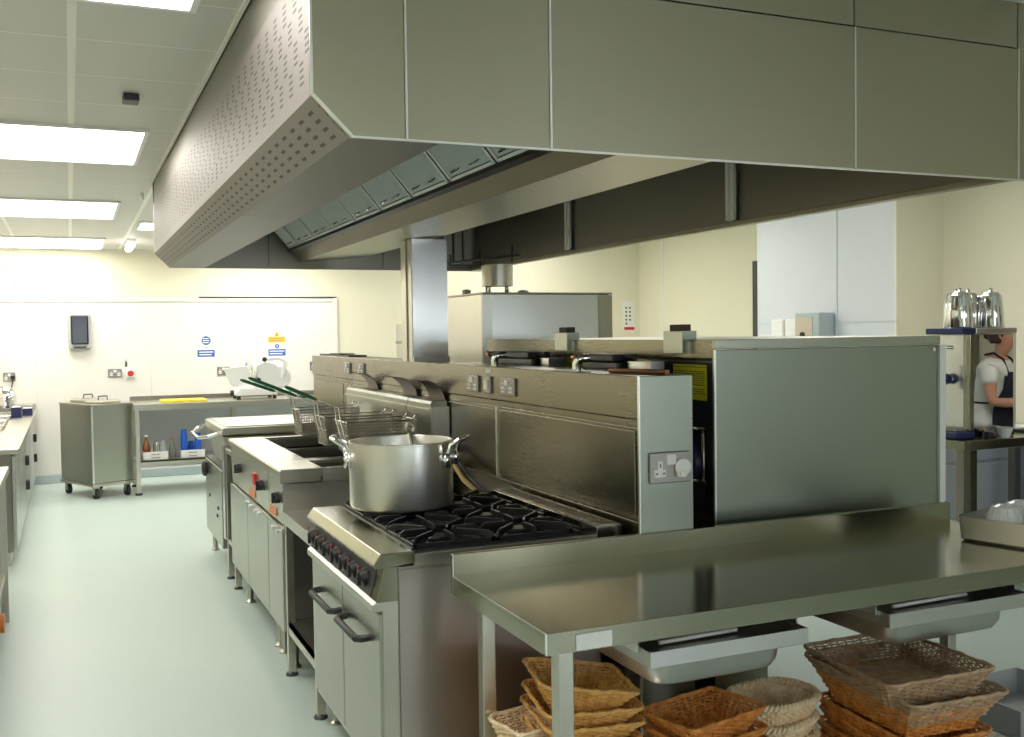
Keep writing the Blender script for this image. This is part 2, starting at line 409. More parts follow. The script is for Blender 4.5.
# filter bank
fy=[HY0+.02+.474*i for i in range(11)]
fy[-1]=HY1-.06
p0=Vector((1.40,0,2.195)); p1=Vector((1.09,0,2.56)); dd=(p1-p0); nn=Vector((-dd.z,0,dd.x)).normalized()  # underside normal faces the aisle
L_=dd.length; dd.normalize()
for i in range(10):
    a,b_=fy[i]+.008,fy[i+1]-.008
    mb=MB()
    n=11; w=(b_-a-.05)/n
    for k in range(n):   # vertical baffles
        y0=a+.025+k*w
        pr=[(y0+w*.12,0),(y0+w*.5,.024),(y0+w*.88,0)]
        vs=[]
        for (yy,h) in pr:
            for t in (.03,L_-.03):
                q=p0+dd*t+nn*(.004-h if False else h); vs.append((q.x,yy,q.z))
        mb.add(vs,[(0,1,3,2),(2,3,5,4)])
    q0=p0-nn*.004; q1=p0+dd*L_-nn*.004
    mb.add([(q0.x,a,q0.z),(q1.x,a,q1.z),(q1.x,b_,q1.z),(q0.x,b_,q0.z)],[(0,1,2,3)])
    f=part('grease_filter',mb,ST_FILT,H)
    fr=MB()
    for (t0,t1,ya,yb) in ((0,L_,a,a+.022),(0,L_,b_-.022,b_),(0,.025,a,b_),(L_-.025,L_,a,b_)):
        vs=[]
        for t in (t0,t1):
            for yy in (ya,yb):
                for h in (-.004,.018):
                    q=p0+dd*t+nn*h; vs.append((q.x,yy,q.z))
        fr.add(vs,[(0,1,3,2),(4,6,7,5),(0,4,5,1),(2,3,7,6),(0,2,6,4),(1,5,7,3)])
    part('filter_frame',fr,ST_FILT,f)
    for yy in (a+.13,b_-.13):
        pts=[]
        for (t,h,dy) in ((.05,.018,-.03),(.05,.035,-.03),(.05,.038,0),(.05,.035,.03),(.05,.018,.03)):
            q=p0+dd*t+nn*h; pts.append((q.x,yy+dy,q.z))
        part('filter_handle',MB().tube(pts,.003,6),CHROME,f)
for i in range(1,9):
    part('filter_clip',MB().tube([(.835,2.75+.5*i-.02,HZ+.05),(.85,2.75+.5*i,HZ+.07),(.87,2.75+.5*i+.02,HZ+.055)],.006,6),SEAL,H)
part('gutter_bottom',MB().prism([(1.457,2.1105),(1.93,2.15),(1.93,2.30),(1.457,2.30)],'y',HY0+.02,HY1-.02),ST_HOOD,H)
part('grease_gutter',MB().prism([(1.395,2.20),(1.452,2.108),(1.457,2.108),(1.457,2.30),(1.41,2.30)],'y',HY0+.02,HY1-.02),ST_GUTTER,H)
part('gutter_gasket',MB().prism([(1.375,2.175),(1.400,2.165),(1.40,2.20),(1.38,2.20)],'y',HY0+.02,HY1-.02),BLACK,H)
part('far_filter_bank',MB().prism([(1.92,2.29),(2.24,2.56),(2.24,2.58),(1.90,2.31)],'y',HY0+.02,HY1-.02),ST_DARK,H)
part('plenum_cover',MB().box(1.0,2.35,HY0+.02,HY1,2.57,2.60),ST_DARK,H)
for yy in (3.80,5.42):
    part('corner_bracket',MB().box(2.715,2.74,yy-.03,yy-.006,HZ+.03,2.55).box(2.715,2.74,yy+.006,yy+.03,HZ+.03,2.55).box(2.73,2.741,yy-.03,yy+.03,HZ+.03,2.55),WHITEP,H)
for k in range(3):
    part('cable_tray',B(2.50+k*.075,2.555+k*.075,HY1-.05,HY1-.02,HZ+.05,2.45),GREYP,H)
part('gas_rail',MB().tube([(2.40,6.7,HZ+.03),(2.62,5.9,HZ+.035)],.008,8).tube([(2.42,6.62,HZ-.01),(2.42,6.62,HZ+.09)],.006,6).tube([(2.51,6.3,HZ-.01),(2.51,6.3,HZ+.09)],.006,6).tube([(2.60,5.97,HZ-.01),(2.60,5.97,HZ+.10)],.006,6),DARKP,H)
# ------------------------------------------------------------------ central service spine (splashback)
T=thing('service_spine','long chest high stainless service spine with power sockets behind the cooking line','service unit',(1.855,5.45,0))
part('plinth',B(1.78,1.93,3.0,7.9,0,.10),ST_DARK,T)
part('lower_body',B(1.75,1.96,2.975,7.98,.10,.955),ST_SPLASH,T,bevel=.003)
part('front_sheet',B(1.757,1.958,2.975,7.98,.955,1.275),ST_SPLASH,T,bevel=.003)
for a,b_ in ((3.0,4.205),(4.225,5.6),(5.62,7.0),(7.02,7.96)):
    part('inset_panel',MB().box(1.751,1.757,a,b_,.975,1.262),ST_SPLASH,T,bevel=.002)
part('panel_joint',MB().box(1.746,1.758,4.207,4.222,.955,1.275),SEAL,T)
part('seam_band',B(1.754,1.959,2.973,7.98,1.277,1.300),ST_SPLASH,T)
part('top_raceway',B(1.748,1.962,2.97,7.985,1.303,1.450),ST_SPLASH,T,bevel=.003)
part('end_plate',B(1.749,1.961,2.964,2.974,.10,1.449),ST_END,T,bevel=.002)
part('end_edge',B(1.746,1.751,2.962,2.972,.10,1.45),SEAL,T)
for (xx,zz) in ((1.76,1.30),(1.95,1.30)): part('rivet',MB().lathe([(0,0),(.004,0),(.003,-.003),(0,-.004)],(xx,2.964,zz),8,'y'),CHROME,T)
PLATE=plain('dark steel faceplate',(.36,.34,.33),.3,1)
def socket(plane,c,w,h,kind,label,group=None,body=PLATE):
    # plane 'x': on a face looking -x, 'y': face looking -y
    c=Vector(c)
    def bx(u0,u1,v0,v1,d0,d1):
        if plane=='x': return (c.x-d1,c.x-d0,c.y-u1,c.y-u0,c.z+v0,c.z+v1)
        return (c.x+u0,c.x+u1,c.y-d1,c.y-d0,c.z+v0,c.z+v1)
    t=thing('power_socket' if kind!='switch' else 'wall_switch',label,'socket' if kind!='switch' else 'switch',c,0,group)
    part('faceplate',MB().box(*bx(-w/2,w/2,-h/2,h/2,0,.012)),body,t,bevel=.003)
    if kind=='double':
        for s in (-1,1):
            part('socket_insert',MB().box(*bx(s*w*.27-w*.12,s*w*.27+w*.12,-h*.34,h*.02,.012,.014)).box(*bx(s*w*.27-w*.05,s*w*.27+w*.05,h*.02,h*.2,.012,.014)),WHITEP,t)
            part('pin_hole',MB().box(*bx(s*w*.27-w*.015,s*w*.27+w*.015,h*.0,h*.14,.014,.015)).box(*bx(s*w*.27-w*.09,s*w*.27-w*.04,-h*.22,-h*.15,.014,.015)).box(*bx(s*w*.27+w*.04,s*w*.27+w*.09,-h*.22,-h*.15,.014,.015)),BLACK,t)
        part('rocker_switch',MB().box(*bx(-w*.12,w*.12,h*.08,h*.38,.012,.017)),WHITEP,t)
    elif kind=='switch':
        part('rocker_switch',MB().box(*bx(-w*.25,w*.25,-h*.28,h*.28,.012,.018)),WHITEP,t)
    elif kind=='isolator':
        part('socket_insert',MB().box(*bx(-w*.4,-w*.12,-h*.30,-h*.05,.012,.015)).box(*bx(-w*.32,-w*.2,-h*.05,h*.22,.012,.015)),WHITEP,t)
        part('pin_hole',MB().box(*bx(-w*.275,-w*.25,h*.02,h*.14,.015,.016)).box(*bx(-w*.37,-w*.32,-h*.2,-h*.15,.015,.016)).box(*bx(-w*.20,-w*.15,-h*.2,-h*.15,.015,.016)),BLACK,t)
        part('rocker_switch',MB().box(*bx(-w*.1,w*.12,h*.1,h*.42,.012,.018)),WHITEP,t)
        part('plug_disc',MB().lathe([(.0,-.028),(.026,-.028),(.030,-.024),(.030,-.012),(0,-.012)],(c.x+w*.29,c.y,c.z),24,'y'),WHITEP,t)
        part('plug_tab',MB().box(*bx(w*.15,w*.3,-h*.3,-h*.12,.012,.04)),WHITEP,t)
    return t
G='sockets on the service spine'
socket('x',(1.748,4.485,1.366),.15,.078,'double','double steel socket on the spine, left of the narrow switch',G)
socket('x',(1.748,4.30,1.368),.075,.078,'switch','narrow steel switch between two double sockets on the spine')
socket('x',(1.748,4.065,1.368),.15,.078,'double','double steel socket on the spine, right of the narrow switch',G)
socket('x',(1.748,6.86,1.378),.15,.078,'double','double steel socket near the far end of the spine, further one',G)
socket('x',(1.748,6.50,1.378),.15,.078,'double','double steel socket near the far end of the spine, nearer one above the flue scoops',G)
solo('switch_label',MB().box(1.745,1.748,4.27,4.335,1.42,1.44),WHITEP,'tiny white paper label stuck above the narrow spine switch','label')
socket('y',(1.862,2.964,1.137),.158,.105,'isolator','steel socket plate with white round plug on the near end of the spine')
# post up to hood
T=thing('service_post','square bright steel riser post between the spine top and the hood','post',(1.855,5.52,1.45))
part('post_face',B(1.755,1.96,5.42,5.425,1.45,2.133),ST_BRIGHT,T)
part('post_body',MB().box(1.75,1.96,5.425,5.62,1.45,2.132),ST,T,bevel=.002)
part('post_rib',B(1.744,1.75,5.50,5.515,1.45,2.14),ST_DARK,T)
part('foot_flange',MB().box(1.752,1.965,5.405,5.42,1.45,1.475),SEAL,T)
# things on the spine top
def elbow(y,label):
    solo('pipe_elbow',MB().tube([(1.85,y,1.45),(1.85,y,1.475),(1.853,y-.008,1.490),(1.862,y-.012,1.497),(1.90,y-.012,1.498)],.017,12),CHROME,label,'pipe fitting','chrome elbows on the spine')
elbow(4.47,'chrome pipe elbow on the spine beside the further black flue box')
elbow(3.62,'chrome pipe elbow on the spine beside the nearer black flue box')
solo('copper_offcut',MB().tube([(1.80,3.26,1.460),(1.84,3.10,1.460),(1.88,3.0,1.459)],.009,8).tube([(1.82,3.27,1.460),(1.86,3.11,1.460),(1.90,3.02,1.459)],.008,8),COPPER,'flat copper pipe offcuts lying on the near end of the spine','pipe')
solo('flat_tray',MB().box(1.79,1.92,7.0,7.9,1.45,1.462).box(1.80,1.91,7.3,7.6,1.462,1.47),DARKP,'thin dark tray lying on the far end of the spine','tray')
# ------------------------------------------------------------------ back to back oven bank with big sheet steel end
T=thing('oven_bank','oven bank behind the spine, closed by a large plain green-grey steel end sheet','oven bank',(2.68,4.2,0))
part('end_sheet',B(2.145,3.225,3.10,3.115,.60,1.530),ST_END,T,bevel=.003)
part('end_sheet_edge',B(2.142,2.150,3.096,3.10,.60,1.53),SEAL,T)
part('top_rail',MB().box(2.145,3.225,3.085,3.115,1.532,1.567),ST_SHEET,T,bevel=.003)
part('top_cover',B(2.16,3.22,3.115,5.3,1.545,1.567),ST,T,bevel=.003)
part('rear_fascia',B(2.150,2.162,3.115,5.3,1.50,1.566),ST_SPLASH,T)
part('hinge_knob',MB().lathe([(0,-.012),(.008,-.012),(.008,0),(0,0)],(3.195,3.10,1.512),10,'y'),CHROME,T)
part('side_post',MB().box(3.228,3.258,3.09,3.16,.60,1.53),WHITEP,T)
ov=[(3.15,3.80),(3.84,4.50),(4.54,5.25)]
for a,b_ in ov:
    o=part('oven_body',MB().box(2.21,3.18,a,b_,.62,1.49),ST_DARK,T,bevel=.004)
    part('oven_back',MB().box(2.20,2.21,a+.02,b_-.02,.9,1.48),plain('burnt dark oven back',(.06,.06,.065),.35,.6),o)
    part('back_rail',MB().tube([(2.185,a+.08,.98),(2.185,a+.08,1.23)],.009,8).tube([(2.175,a+.05,1.23),(2.175,a+.14,1.23)],.008,8).tube([(2.175,a+.05,1.03),(2.175,a+.14,1.03)],.008,8),ST_BRIGHT,o)
    part('motor_cover',MB().lathe([(0,-.03),(.07,-.025),(.085,0),(0,0)],(2.20,a+.19,1.09),24,'x'),DKBLUE,o)
part('stand_column',MB().box(2.16,2.40,3.13,5.24,0,.62),ST_END,T,bevel=.004)
for yy in (4.30,5.20): part('leg',MB().box(3.12,3.16,yy-.02,yy+.02,0,.62),ST,T,bevel=.003)
def notice(y0,y1,z0,z1,label):
    t=thing('warning_notice',label,'notice',(2.198,(y0+y1)/2,z0),0,'yellow notices on the oven backs')
    part('sheet',B(2.196,2.199,y0,y1,z0,z1),plain('yellow notice sheet',(.88,.82,.04),.6),t)
    mb=MB(); rnd=random.Random(3)
    n=int((z1-z0)/.0085)
    for k in range(1,n-1):
        if k in (2,10): continue
        zz=z1-k*.0085
        y=y1-.012
        while y>y0+.02:
            w=rnd.uniform(.008,.025); mb.box(2.1952,2.196,max(y-w,y0+.01),y,zz-.0016,zz+.0016); y-=w+.005
    part('print',mb,DARKP,t)
notice(3.225,3.455,1.335,1.470,'yellow printed notice on the nearest oven back, next to the big end sheet')
notice(4.19,4.40,1.40,1.48,'yellow printed notice on the further oven back behind the black flue tube')
def bracket(y,label):
    t=thing('lifting_block',label,'bracket',(2.155,y,1.5),0,'steel blocks on the oven bank rail')
    part('block',MB().box(2.12,2.175,y-.065,y+.065,1.515,1.600),ST_SHEET,t,bevel=.002)
    part('block_end',MB().box(2.122,2.185,y-.067,y-.065,1.515,1.60),ST_END,t)
    part('bright_bracket',MB().box(2.145,2.245,y-.075,y-.067,1.515,1.56),ST_BRIGHT,t)
    part('bolt',MB().cyl((2.165,y-.078,1.54),(2.165,y-.074,1.54),.005,8).cyl((2.20,y-.078,1.54),(2.20,y-.074,1.54),.005,8),BLACK,t)
    part('rubber_cap',MB().box(2.13,2.175,y-.045,y+.035,1.600,1.625),plain('brown rubber',(.06,.035,.025),.6),t,bevel=.002)
bracket(3.34,'steel block with brown rubber cap on the oven bank rail, nearer the big end sheet')
bracket(4.31,'steel block with brown rubber cap on the oven bank rail, further of the two')
def flue(y0,y1,label):
    t=thing('flue_unit',label,'flue',(2.05,(y0+y1)/2,1.44),0,'black flue boxes behind the spine')
    part('flue_box',MB().box(2.0,2.10,y0,y1,1.20,1.478),ENAMEL,t,bevel=.004)
    part('flue_tube',MB().tube([(2.03,y1+.10,1.492),(2.05,y0-.06,1.500)],.013,12),BLACK,t)
    part('tube_end',MB().cyl((2.028,y1+.13,1.492),(2.03,y1+.10,1.492),.017,12),COPPER,t)
    part('lid',MB().box(1.99,2.11,y0+.02,y1-.02,1.48,1.51),BLACK,t,bevel=.006)
    part('bright_shield',MB().box(2.03,2.12,y0-.12,y0-.03,1.20,1.485),ST_BRIGHT,t,bevel=.003)
    part('support',MB().box(2.0,2.12,y0-.12,y1,0,1.2),ST_DARK,t)
flue(3.56,3.86,'black flue box with horizontal tube behind the near end of the spine')
flue(4.38,4.86,'black flue box with horizontal tube behind the spine, further of the two')
solo('valve_box',MB().box(2.02,2.08,3.335,3.435,0,1.485),ST_BRIGHT,'bright steel upright box behind the spine under the nearer rail block','duct box')
# ------------------------------------------------------------------ combi oven further back with a pan on top
T=thing('combi_oven','tall brushed steel combi oven standing behind the spine with a steel cylinder on top','oven',(2.97,6.38,0))
part('body',B(2.43,3.35,6.06,6.72,.55,1.855),ST_BRIGHT,T,bevel=.004)
part('corner_post',MB().box(2.425,2.49,6.05,6.06,.55,1.85),SEAL,T)
part('side_skin',B(2.422,2.43,6.06,6.72,.55,1.85),ST,T)
part('edge_strip',B(3.27,3.365,6.045,6.06,.55,1.85),ST_HOOD,T)
part('lid',B(2.42,3.365,6.045,6.72,1.855,1.865),ST_DARK,T)
part('stand',MB().box(2.45,2.50,6.08,6.13,0,.55).box(3.28,3.33,6.08,6.13,0,.55).box(2.45,2.50,6.65,6.7,0,.55).box(3.28,3.33,6.65,6.7,0,.55),ST,T)
part('vent_cap',MB().lathe([(.035,0),(.035,.02),(.0,.028)],(2.80,6.25,1.865),16),ST_DARK,T)
part('vent_cap',MB().lathe([(.03,0),(.03,.03),(.0,.038)],(2.47,6.45,1.865),16),ST_DARK,T)
T=thing('flue_cylinder','short steel cylinder on legs standing on top of the tall oven','flue cylinder',(2.625,6.28,1.865))
part('drum',MB().lathe([(.105,1.915),(.105,2.055),(.103,2.055),(.103,1.92),(0,1.915)],(2.625,6.28,0),36),ST,T)
for a in (0.5,2.1,3.7,5.2): part('leg',MB().cyl((2.625+.09*math.cos(a),6.28+.09*math.sin(a),1.865),(2.625+.09*math.cos(a),6.28+.09*math.sin(a),1.93),.008,8),ST,T)
# wall cupboard-like grey unit at far behind
T=thing('tall_cabinet','small steel cabinet standing behind the post at the far wall','cabinet',(3.5,10.9,0))
part('body',B(3.42,3.9,10.7,11.2,0,1.72),ST,T,bevel=.004); part('seam',B(3.415,3.421,10.7,11.2,1.50,1.53),ST_DARK,T)
# ------------------------------------------------------------------ gas range
RY0,RY1=3.17,4.15
T=thing('gas_range','six burner stainless gas range with two black door handles under the big pot','cooker',(1.3,3.66,0))
part('cabinet',MB().box(.94,1.70,RY0+.003,RY1-.003,.13,.845),ST_SHEET,T,bevel=.003)
part('side_sheet',B(.962,1.70,RY0-.004,RY0+.003,.13,.835),ST_RSIDE,T)
part('front_frame',MB().prism([(.905,.71),(.96,.71),(.96,.13),(.905,.13)],'y',RY0,RY1),ST,T,bevel=.003)
# hob top: front slab with chamfered lip
part('hob_top',MB().prism([(.875,.862),(.90,.895),(1.015,.895),(1.015,.855),(.90,.845),(.88,.848)],'y',RY0-.012,RY1+.005),ST_TABLE,T,bevel=.003)
part('hob_edge',MB().box(1.012,1.70,RY0-.010,RY0+.018,.845,.885),ST,T,bevel=.002)
part('hob_edge',MB().box(1.012,1.70,RY1-.03,RY1,.845,.885),ST,T,bevel=.002)
part('spill_tray',B(1.01,1.62,RY0+.018,RY1-.03,.845,.855),ENAMEL,T)
part('control_panel',MB().prism([(.885,.735),(.915,.848),(.96,.848),(.96,.735)],'y',RY0,RY1),ST_TABLE,T,bevel=.002)
part('control_strip',MB().prism([(.8845,.742),(.9115,.842),(.9125,.842),(.8855,.742)],'y',RY0+.07,RY1-.03),DARKP,T)
part('lower_lip',MB().prism([(.872,.705),(.872,.728),(.885,.738),(.96,.738),(.96,.705)],'y',RY0,RY1),ST,T,bevel=.003)
for i in range(7):
    yy=RY0+.15+i*.128
    kz=.792
    k=part('control_knob',MB().tube([(.900,yy,kz),(.873,yy,kz-.008)],[.030,.028],20).box(.862,.874,yy-.006,yy+.006,kz-.030,kz+.014),BLACK,T,bevel=.002)
    part('knob_marking',MB().box(.872,.8745,yy+.028,yy+.036,kz-.03,kz+.03).box(.872,.8745,yy+.01,yy+.036,kz+.028,kz+.034),KRED,k)
part('spark_button',MB().cyl((.897,3.44,.78),(.880,3.44,.778),.010,12),CHROME,T)
for a,b_,hy0,hy1 in ((RY0+.004,3.655,3.31,3.61),(3.665,RY1-.004,3.69,4.03)):
    d=part('oven_door',B(.895,.925,a,b_,.155,.695),ST_SHEET,T,bevel=.004)
    part('door_handle',MB().tube([(.898,hy0,.585),(.872,hy0,.583),(.856,hy0+.02,.581),(.856,hy1-.02,.581),(.872,hy1,.583),(.898,hy1,.585)],.0125,10),BLACK,d)
part('door_frame',MB().box(.925,.96,RY0,RY1,.13,.155),BLACK,T)
for (xx,yy) in ((.97,RY0+.04),(.97,RY1-.04),(1.62,RY0+.04),(1.62,RY1-.04)):
    part('leg',MB().lathe([(.0,0),(.026,0),(.026,.008),(.016,.015),(.016,.13),(0,.13)],(xx,yy,0),14),ST,T)
# flue riser box at the back of hob with slots
part('flue_riser',MB().box(1.63,1.725,3.05,3.99,.855,.938),FLUEM,T,bevel=.002)
part('flue_grille',MB().box(1.635,1.722,3.06,3.98,.938,.941),ST_SPLASH,T)
mb=MB()
for k in range(44): mb.box(1.65,1.705,3.08+k*.02,3.088+k*.02,.9405,.942)
part('flue_slots',mb,ENAMEL,T)
# burners and pan supports
for i in range(3):
    for j in range(2):
        cx=1.02+.30*(j+.5); cy=RY0+.03+.305*(i+.5)
        b=part('burner',MB().lathe([(.0,.856),(.055,.856),(.055,.872),(.045,.88),(.045,.893),(.038,.90),(0,.90)],(cx,cy,0),24),IRON,T)
        mb=MB(); hx,hy=.146,.148; zt=.928
        # outer frame
        for (a,c,d,e) in ((cx-hx,cx+hx,cy-hy,cy-hy+.012),(cx-hx,cx+hx,cy+hy-.012,cy+hy),(cx-hx,cx-hx+.012,cy-hy,cy+hy),(cx+hx-.012,cx+hx,cy-hy,cy+hy)):
            mb.box(a,c,d,e,.888,.906)
        # raised fingers: rise steeply from frame then run towards centre
        for k in range(8):
            a=k*PI/4
            if k%2==0:
                rx,ry=math.cos(a)*hx,math.sin(a)*hy
            else:
                rx,ry=math.copysign(hx,math.cos(a))*.97,math.copysign(hy,math.sin(a))*.97
            inn=.34 if k%2==0 else .30
            u=Vector((rx,ry,0)); l=u.length; u.normalize(); w=Vector((-u.y,u.x,0))*.0048
            r0=l; r1=l*inn
            prof=[(r0,.89),(r0,.918),(r0*.9,zt),(r1,zt),(r1-.006,zt-.012),(r1+.004,zt-.02),(r0*.8,.905),(r0*.9,.89)]
            vs=[];n=len(prof)
            for sgn in (-1,1):
                for (r,z) in prof: vs.append((cx+u.x*r+w.x*sgn,cy+u.y*r+w.y*sgn,z))
            fs=[(q,(q+1)%n,n+(q+1)%n,n+q) for q in range(n)]+[tuple(range(n))[::-1],tuple(range(n,2*n))]
            mb.add(vs,fs)
        # small side teeth along the aisle side
        if j==0:
            for q in range(5):
                yy=cy-hy+.04+q*.05
                mb.box(cx-hx+.008,cx-hx+.05,yy-.004,yy+.004,.885,.912)
        part('pan_support',mb,IRON,T,bevel=.0012,seg=1)
        for (a,c) in ((-1,-1),(-1,1),(1,-1),(1,1)): pass
part('hob_rim',MB().box(1.012,1.022,RY0+.015,RY1-.03,.855,.900).box(1.62,1.63,RY0+.02,RY1-.03,.855,.9).box(1.02,1.62,RY0+.018,RY0+.026,.855,.893).box(1.02,1.62,RY1-.038,RY1-.03,.855,.893),IRON,T)
# ------------------------------------------------------------------ stock pot
PC=Vector((1.187,3.85,.929))
T=thing('stock_pot','large two handled aluminium stock pot standing on the range hob','pot',PC)
R_=.203; ph=.255
part('pot_body',MB().lathe([(0,0),(R_-.012,0),(R_-.004,.005),(R_,.016),(R_,ph-.006),(R_+.004,ph-.004),(R_+.004,ph+.002),(R_-.004,ph+.003),(R_-.007,ph-.004),(R_-.007,.02),(0,.014)],PC,72),ALU,T)
for ang in (math.radians(163),math.radians(-38)):
    ca,sa=math.cos(ang),math.sin(ang)
    def P(r,t,z): return (PC.x+ca*r-sa*t,PC.y+sa*r+ca*t,PC.z+z)
    h=part('pot_handle',MB().tube([P(R_,-.055,ph-.075),P(R_+.008,-.055,ph-.045),P(R_+.02,-.052,ph-.01),P(R_+.05,-.045,ph+.012),P(R_+.065,-.02,ph+.018),P(R_+.065,.02,ph+.018),P(R_+.05,.045,ph+.012),P(R_+.02,.052,ph-.01),P(R_+.008,.055,ph-.045),P(R_,.055,ph-.075)],.009,10),CHROME,T)
    for s in (-1,1): part('rivet_plate',MB().tube([P(R_+.003,s*.055,ph-.095),P(R_+.004,s*.055,ph-.04)],.014,8),CHROME,h)
T=thing('ladle','metal ladle handle with round hanging eye sticking up out of the stock pot','ladle',(1.26,3.89,.945))
part('handle',MB().tube([(1.26,3.89,.955),(1.27,3.97,1.15),(1.275,4.01,1.20)],.010,8),ST,T)
part('eye',MB().tube([(1.278+.017*math.cos(a)*.95,4.01,1.218+.022*math.sin(a)) for a in [k*PI/8 for k in range(16)]],.008,8,closed=True),ST,T)
part('bowl',MB().lathe([(0,-.0),(.03,.005),(.045,.03),(.043,.03),(.028,.008),(0,.004)],(1.26,3.89,.945),20),ST,T)
# hose and fittings behind the pot
solo('gas_hose',MB().tube([(1.70,4.9,.50),(1.70,4.85,1.0),(1.70,4.74,1.04),(1.69,4.55,.99),(1.68,4.38,.94),(1.66,4.2,.915),(1.66,4.08,.91),(1.66,4.06,.60)],.013,10),BLACK,'black gas hose curving down behind the stock pot','hose')
solo('yellow_gas_hose',MB().tube([(1.67,4.9,.5),(1.67,4.75,.98),(1.65,4.52,.99),(1.64,4.35,.93),(1.64,4.19,.9),(1.64,4.165,.6)],.012,10),plain('tan hose sleeve',(.42,.30,.12),.5),'tan yellow sleeved gas hose beside the black hose','hose')
# ------------------------------------------------------------------ open infill table between range and fryer
T=thing('infill_table','narrow open steel table between the range and the fryers','table',(1.3,4.5,0))
part('tabletop',MB().prism([(.90,.775),(.90,.72),(.915,.72),(.915,.76),(1.61,.76),(1.61,.775)],'y',4.17,4.835),ST,T,bevel=.002)
for (xx,yy) in ((.925,4.80),(.925,4.2),(1.585,4.8),(1.585,4.2)):
    l=part('leg',B(xx-.018,xx+.018,yy-.018,yy+.018,.012,.76),ST,T,bevel=.002)
    part('foot',MB().lathe([(0,0),(.03,0),(.03,.006),(.018,.02),(0,.02)],(xx,yy,0),14),DARKP,l)
part('undershelf',MB().box(.91,1.61,4.18,4.82,.235,.25).box(.91,.925,4.18,4.82,.20,.25),ST,T)
# ------------------------------------------------------------------ fryers
def fryer(y0,y1,knobs,reds,labels,buttons,label,single):
    t=thing('deep_fryer',label,'fryer',(1.3,(y0+y1)/2,0))
    part('cabinet',MB().box(.93,1.63,y0+.004,y1-.004,.17,.90),ST_SHEET,t,bevel=.003)
    part('front_ledge',MB().prism([(.893,.925),(.893,.958),(.90,.968),(1.10,.968),(1.10,.925)],'y',y0,y1),ST,t,bevel=.002)
    part('sloped_panel',MB().prism([(.905,.925),(.94,.925),(.94,.70),(.915,.70)],'y',y0+.002,y1-.002),ST,t,bevel=.002)
    top=MB().box(1.10,1.70,y0,y0+.05,.90,.965).box(1.10,1.70,y1-.05,y1,.90,.965).box(1.55,1.70,y0,y1,.90,.965)
    part('tank_rim',top,ST,t,bevel=.002)
    n=1 if single else 2
    w=(y1-y0-.05)/n
    for k in range(n):
        a=y0+.05+k*w; b_=a+w-.05
        part('oil_tank',MB().box(1.10,1.55,a,b_,.70,.71).box(1.10,1.105,a,b_,.70,.95).box(1.545,1.55,a,b_,.7,.95).box(1.1,1.55,a,a+.005,.7,.95).box(1.1,1.55,b_-.005,b_,.7,.95),ST_DARK,t)
        part('frying_oil',MB().box(1.105,1.545,a+.005,b_-.005,.71,.90),plain('dark frying oil',(.10,.065,.02),.06,coat=.5),t)
    nd=max(1,len(buttons)//2)
    dw=(y1-y0)/nd
    for k in range(nd):
        d=part('cabinet_door',B(.90,.93,y0+k*dw+.004,y0+(k+1)*dw-.004,.19,.69),ST_SHEET,t,bevel=.003)
        for yy in buttons[2*k:2*k+2]:
            part('door_catch',MB().cyl((.90,yy,.668),(.884,yy,.668),.010,12),CHROME,d)
    for yy in knobs:
        k=part('control_knob',MB().cyl((.912,yy,.825),(.885,yy,.822),.028,20).box(.872,.886,yy-.006,yy+.006,.797,.848),BLACK,t,bevel=.002)
    for yy in reds: part('red_switch',B(.895,.914,yy-.035,yy+.035,.80,.86),RED,t)
    for yy in labels: part('terracotta_label',MB().prism([(.9105,.757),(.9125,.757),(.9085,.715),(.9065,.715)],'y',yy-.09,yy+.09),TERRA,t)
    # raised back
    part('rear_riser',MB().prism([(1.65,.965),(1.65,1.25),(1.66,1.265),(1.74,1.265),(1.74,.965)],'y',y0+.002,y1-.002),ST_SHEET,t,bevel=.002)
    part('riser_rail',MB().box(1.638,1.65,y0+.01,y1-.01,1.215,1.225),ST,t)
    for (xx,yy) in ((.96,y0+.06),(.96,y1-.3 if not single else y1-.06),(1.58,y0+.06),(1.58,y1-.06)):
        part('leg',MB().lathe([(0,0),(.03,0),(.03,.008),(.019,.02),(.019,.17),(0,.17)],(xx,yy,0),14),ST,t)
    return t
f1=fryer(4.84,5.22,[4.95],[],[5.12],[4.90,5.03],'narrow single fryer with one black knob next to the infill table',True)
part('side_plate',B(.905,1.63,4.830,4.842,.20,.90),ST_BRIGHT,f1)
part('top_corner_plate',B(.893,1.09,4.828,4.84,.905,.965),ST,f1,bevel=.002)
part('riser_end_plate',B(1.65,1.745,4.826,4.838,.95,1.236),ST_BRIGHT,f1)
f2=fryer(5.225,6.535,[5.40,6.16],[5.62],[5.75],[5.45,5.55,5.71,5.85],'wide twin fryer with two black knobs and a red switch, next to the tilting pan',False)
# curved flue scoops
BRN=plain('heat browned steel',(.07,.042,.025),.38,.5,noise=.4,nscale=9)
def scoop(y0,y1,label):
    mb=MB(); n=12; vs=[]
    for side in (0,.003):
        for k in range(n+1):
            a=k/n*PI*.52
            r=.115-side
            X=1.735-r*math.sin(a)*1.0+ .0; Z=1.235+r*.0
            # quarter arc: starts vertical at the riser top, bends forward
            X=1.745-.115+ (r)*math.cos(a); Z=1.255+r*math.sin(a)
            vs+= [(X,y0,Z),(X,y1,Z)]
    for k in range(n):
        a=2*k; b=2*(n+1)
        mb_f=[(a,a+1,a+3,a+2),(b+a,b+a+2,b+a+3,b+a+1),(a,a+2,b+a+2,b+a),(a+1,b+a+1,b+a+3,a+3)]
        if k==0: mb.add(vs,mb_f,True)
        else: mb.f+= [list(x) for x in mb_f]; mb.s+= [True]*4
    solo('flue_scoop',mb,BRN,label,'flue deflector','curved flue deflectors behind the fryers')
scoop(6.10,6.32,'curved browned flue scoop above the riser, furthest of the three')
scoop(5.33,5.58,'dark curved flue scoop above the riser, middle of the three')
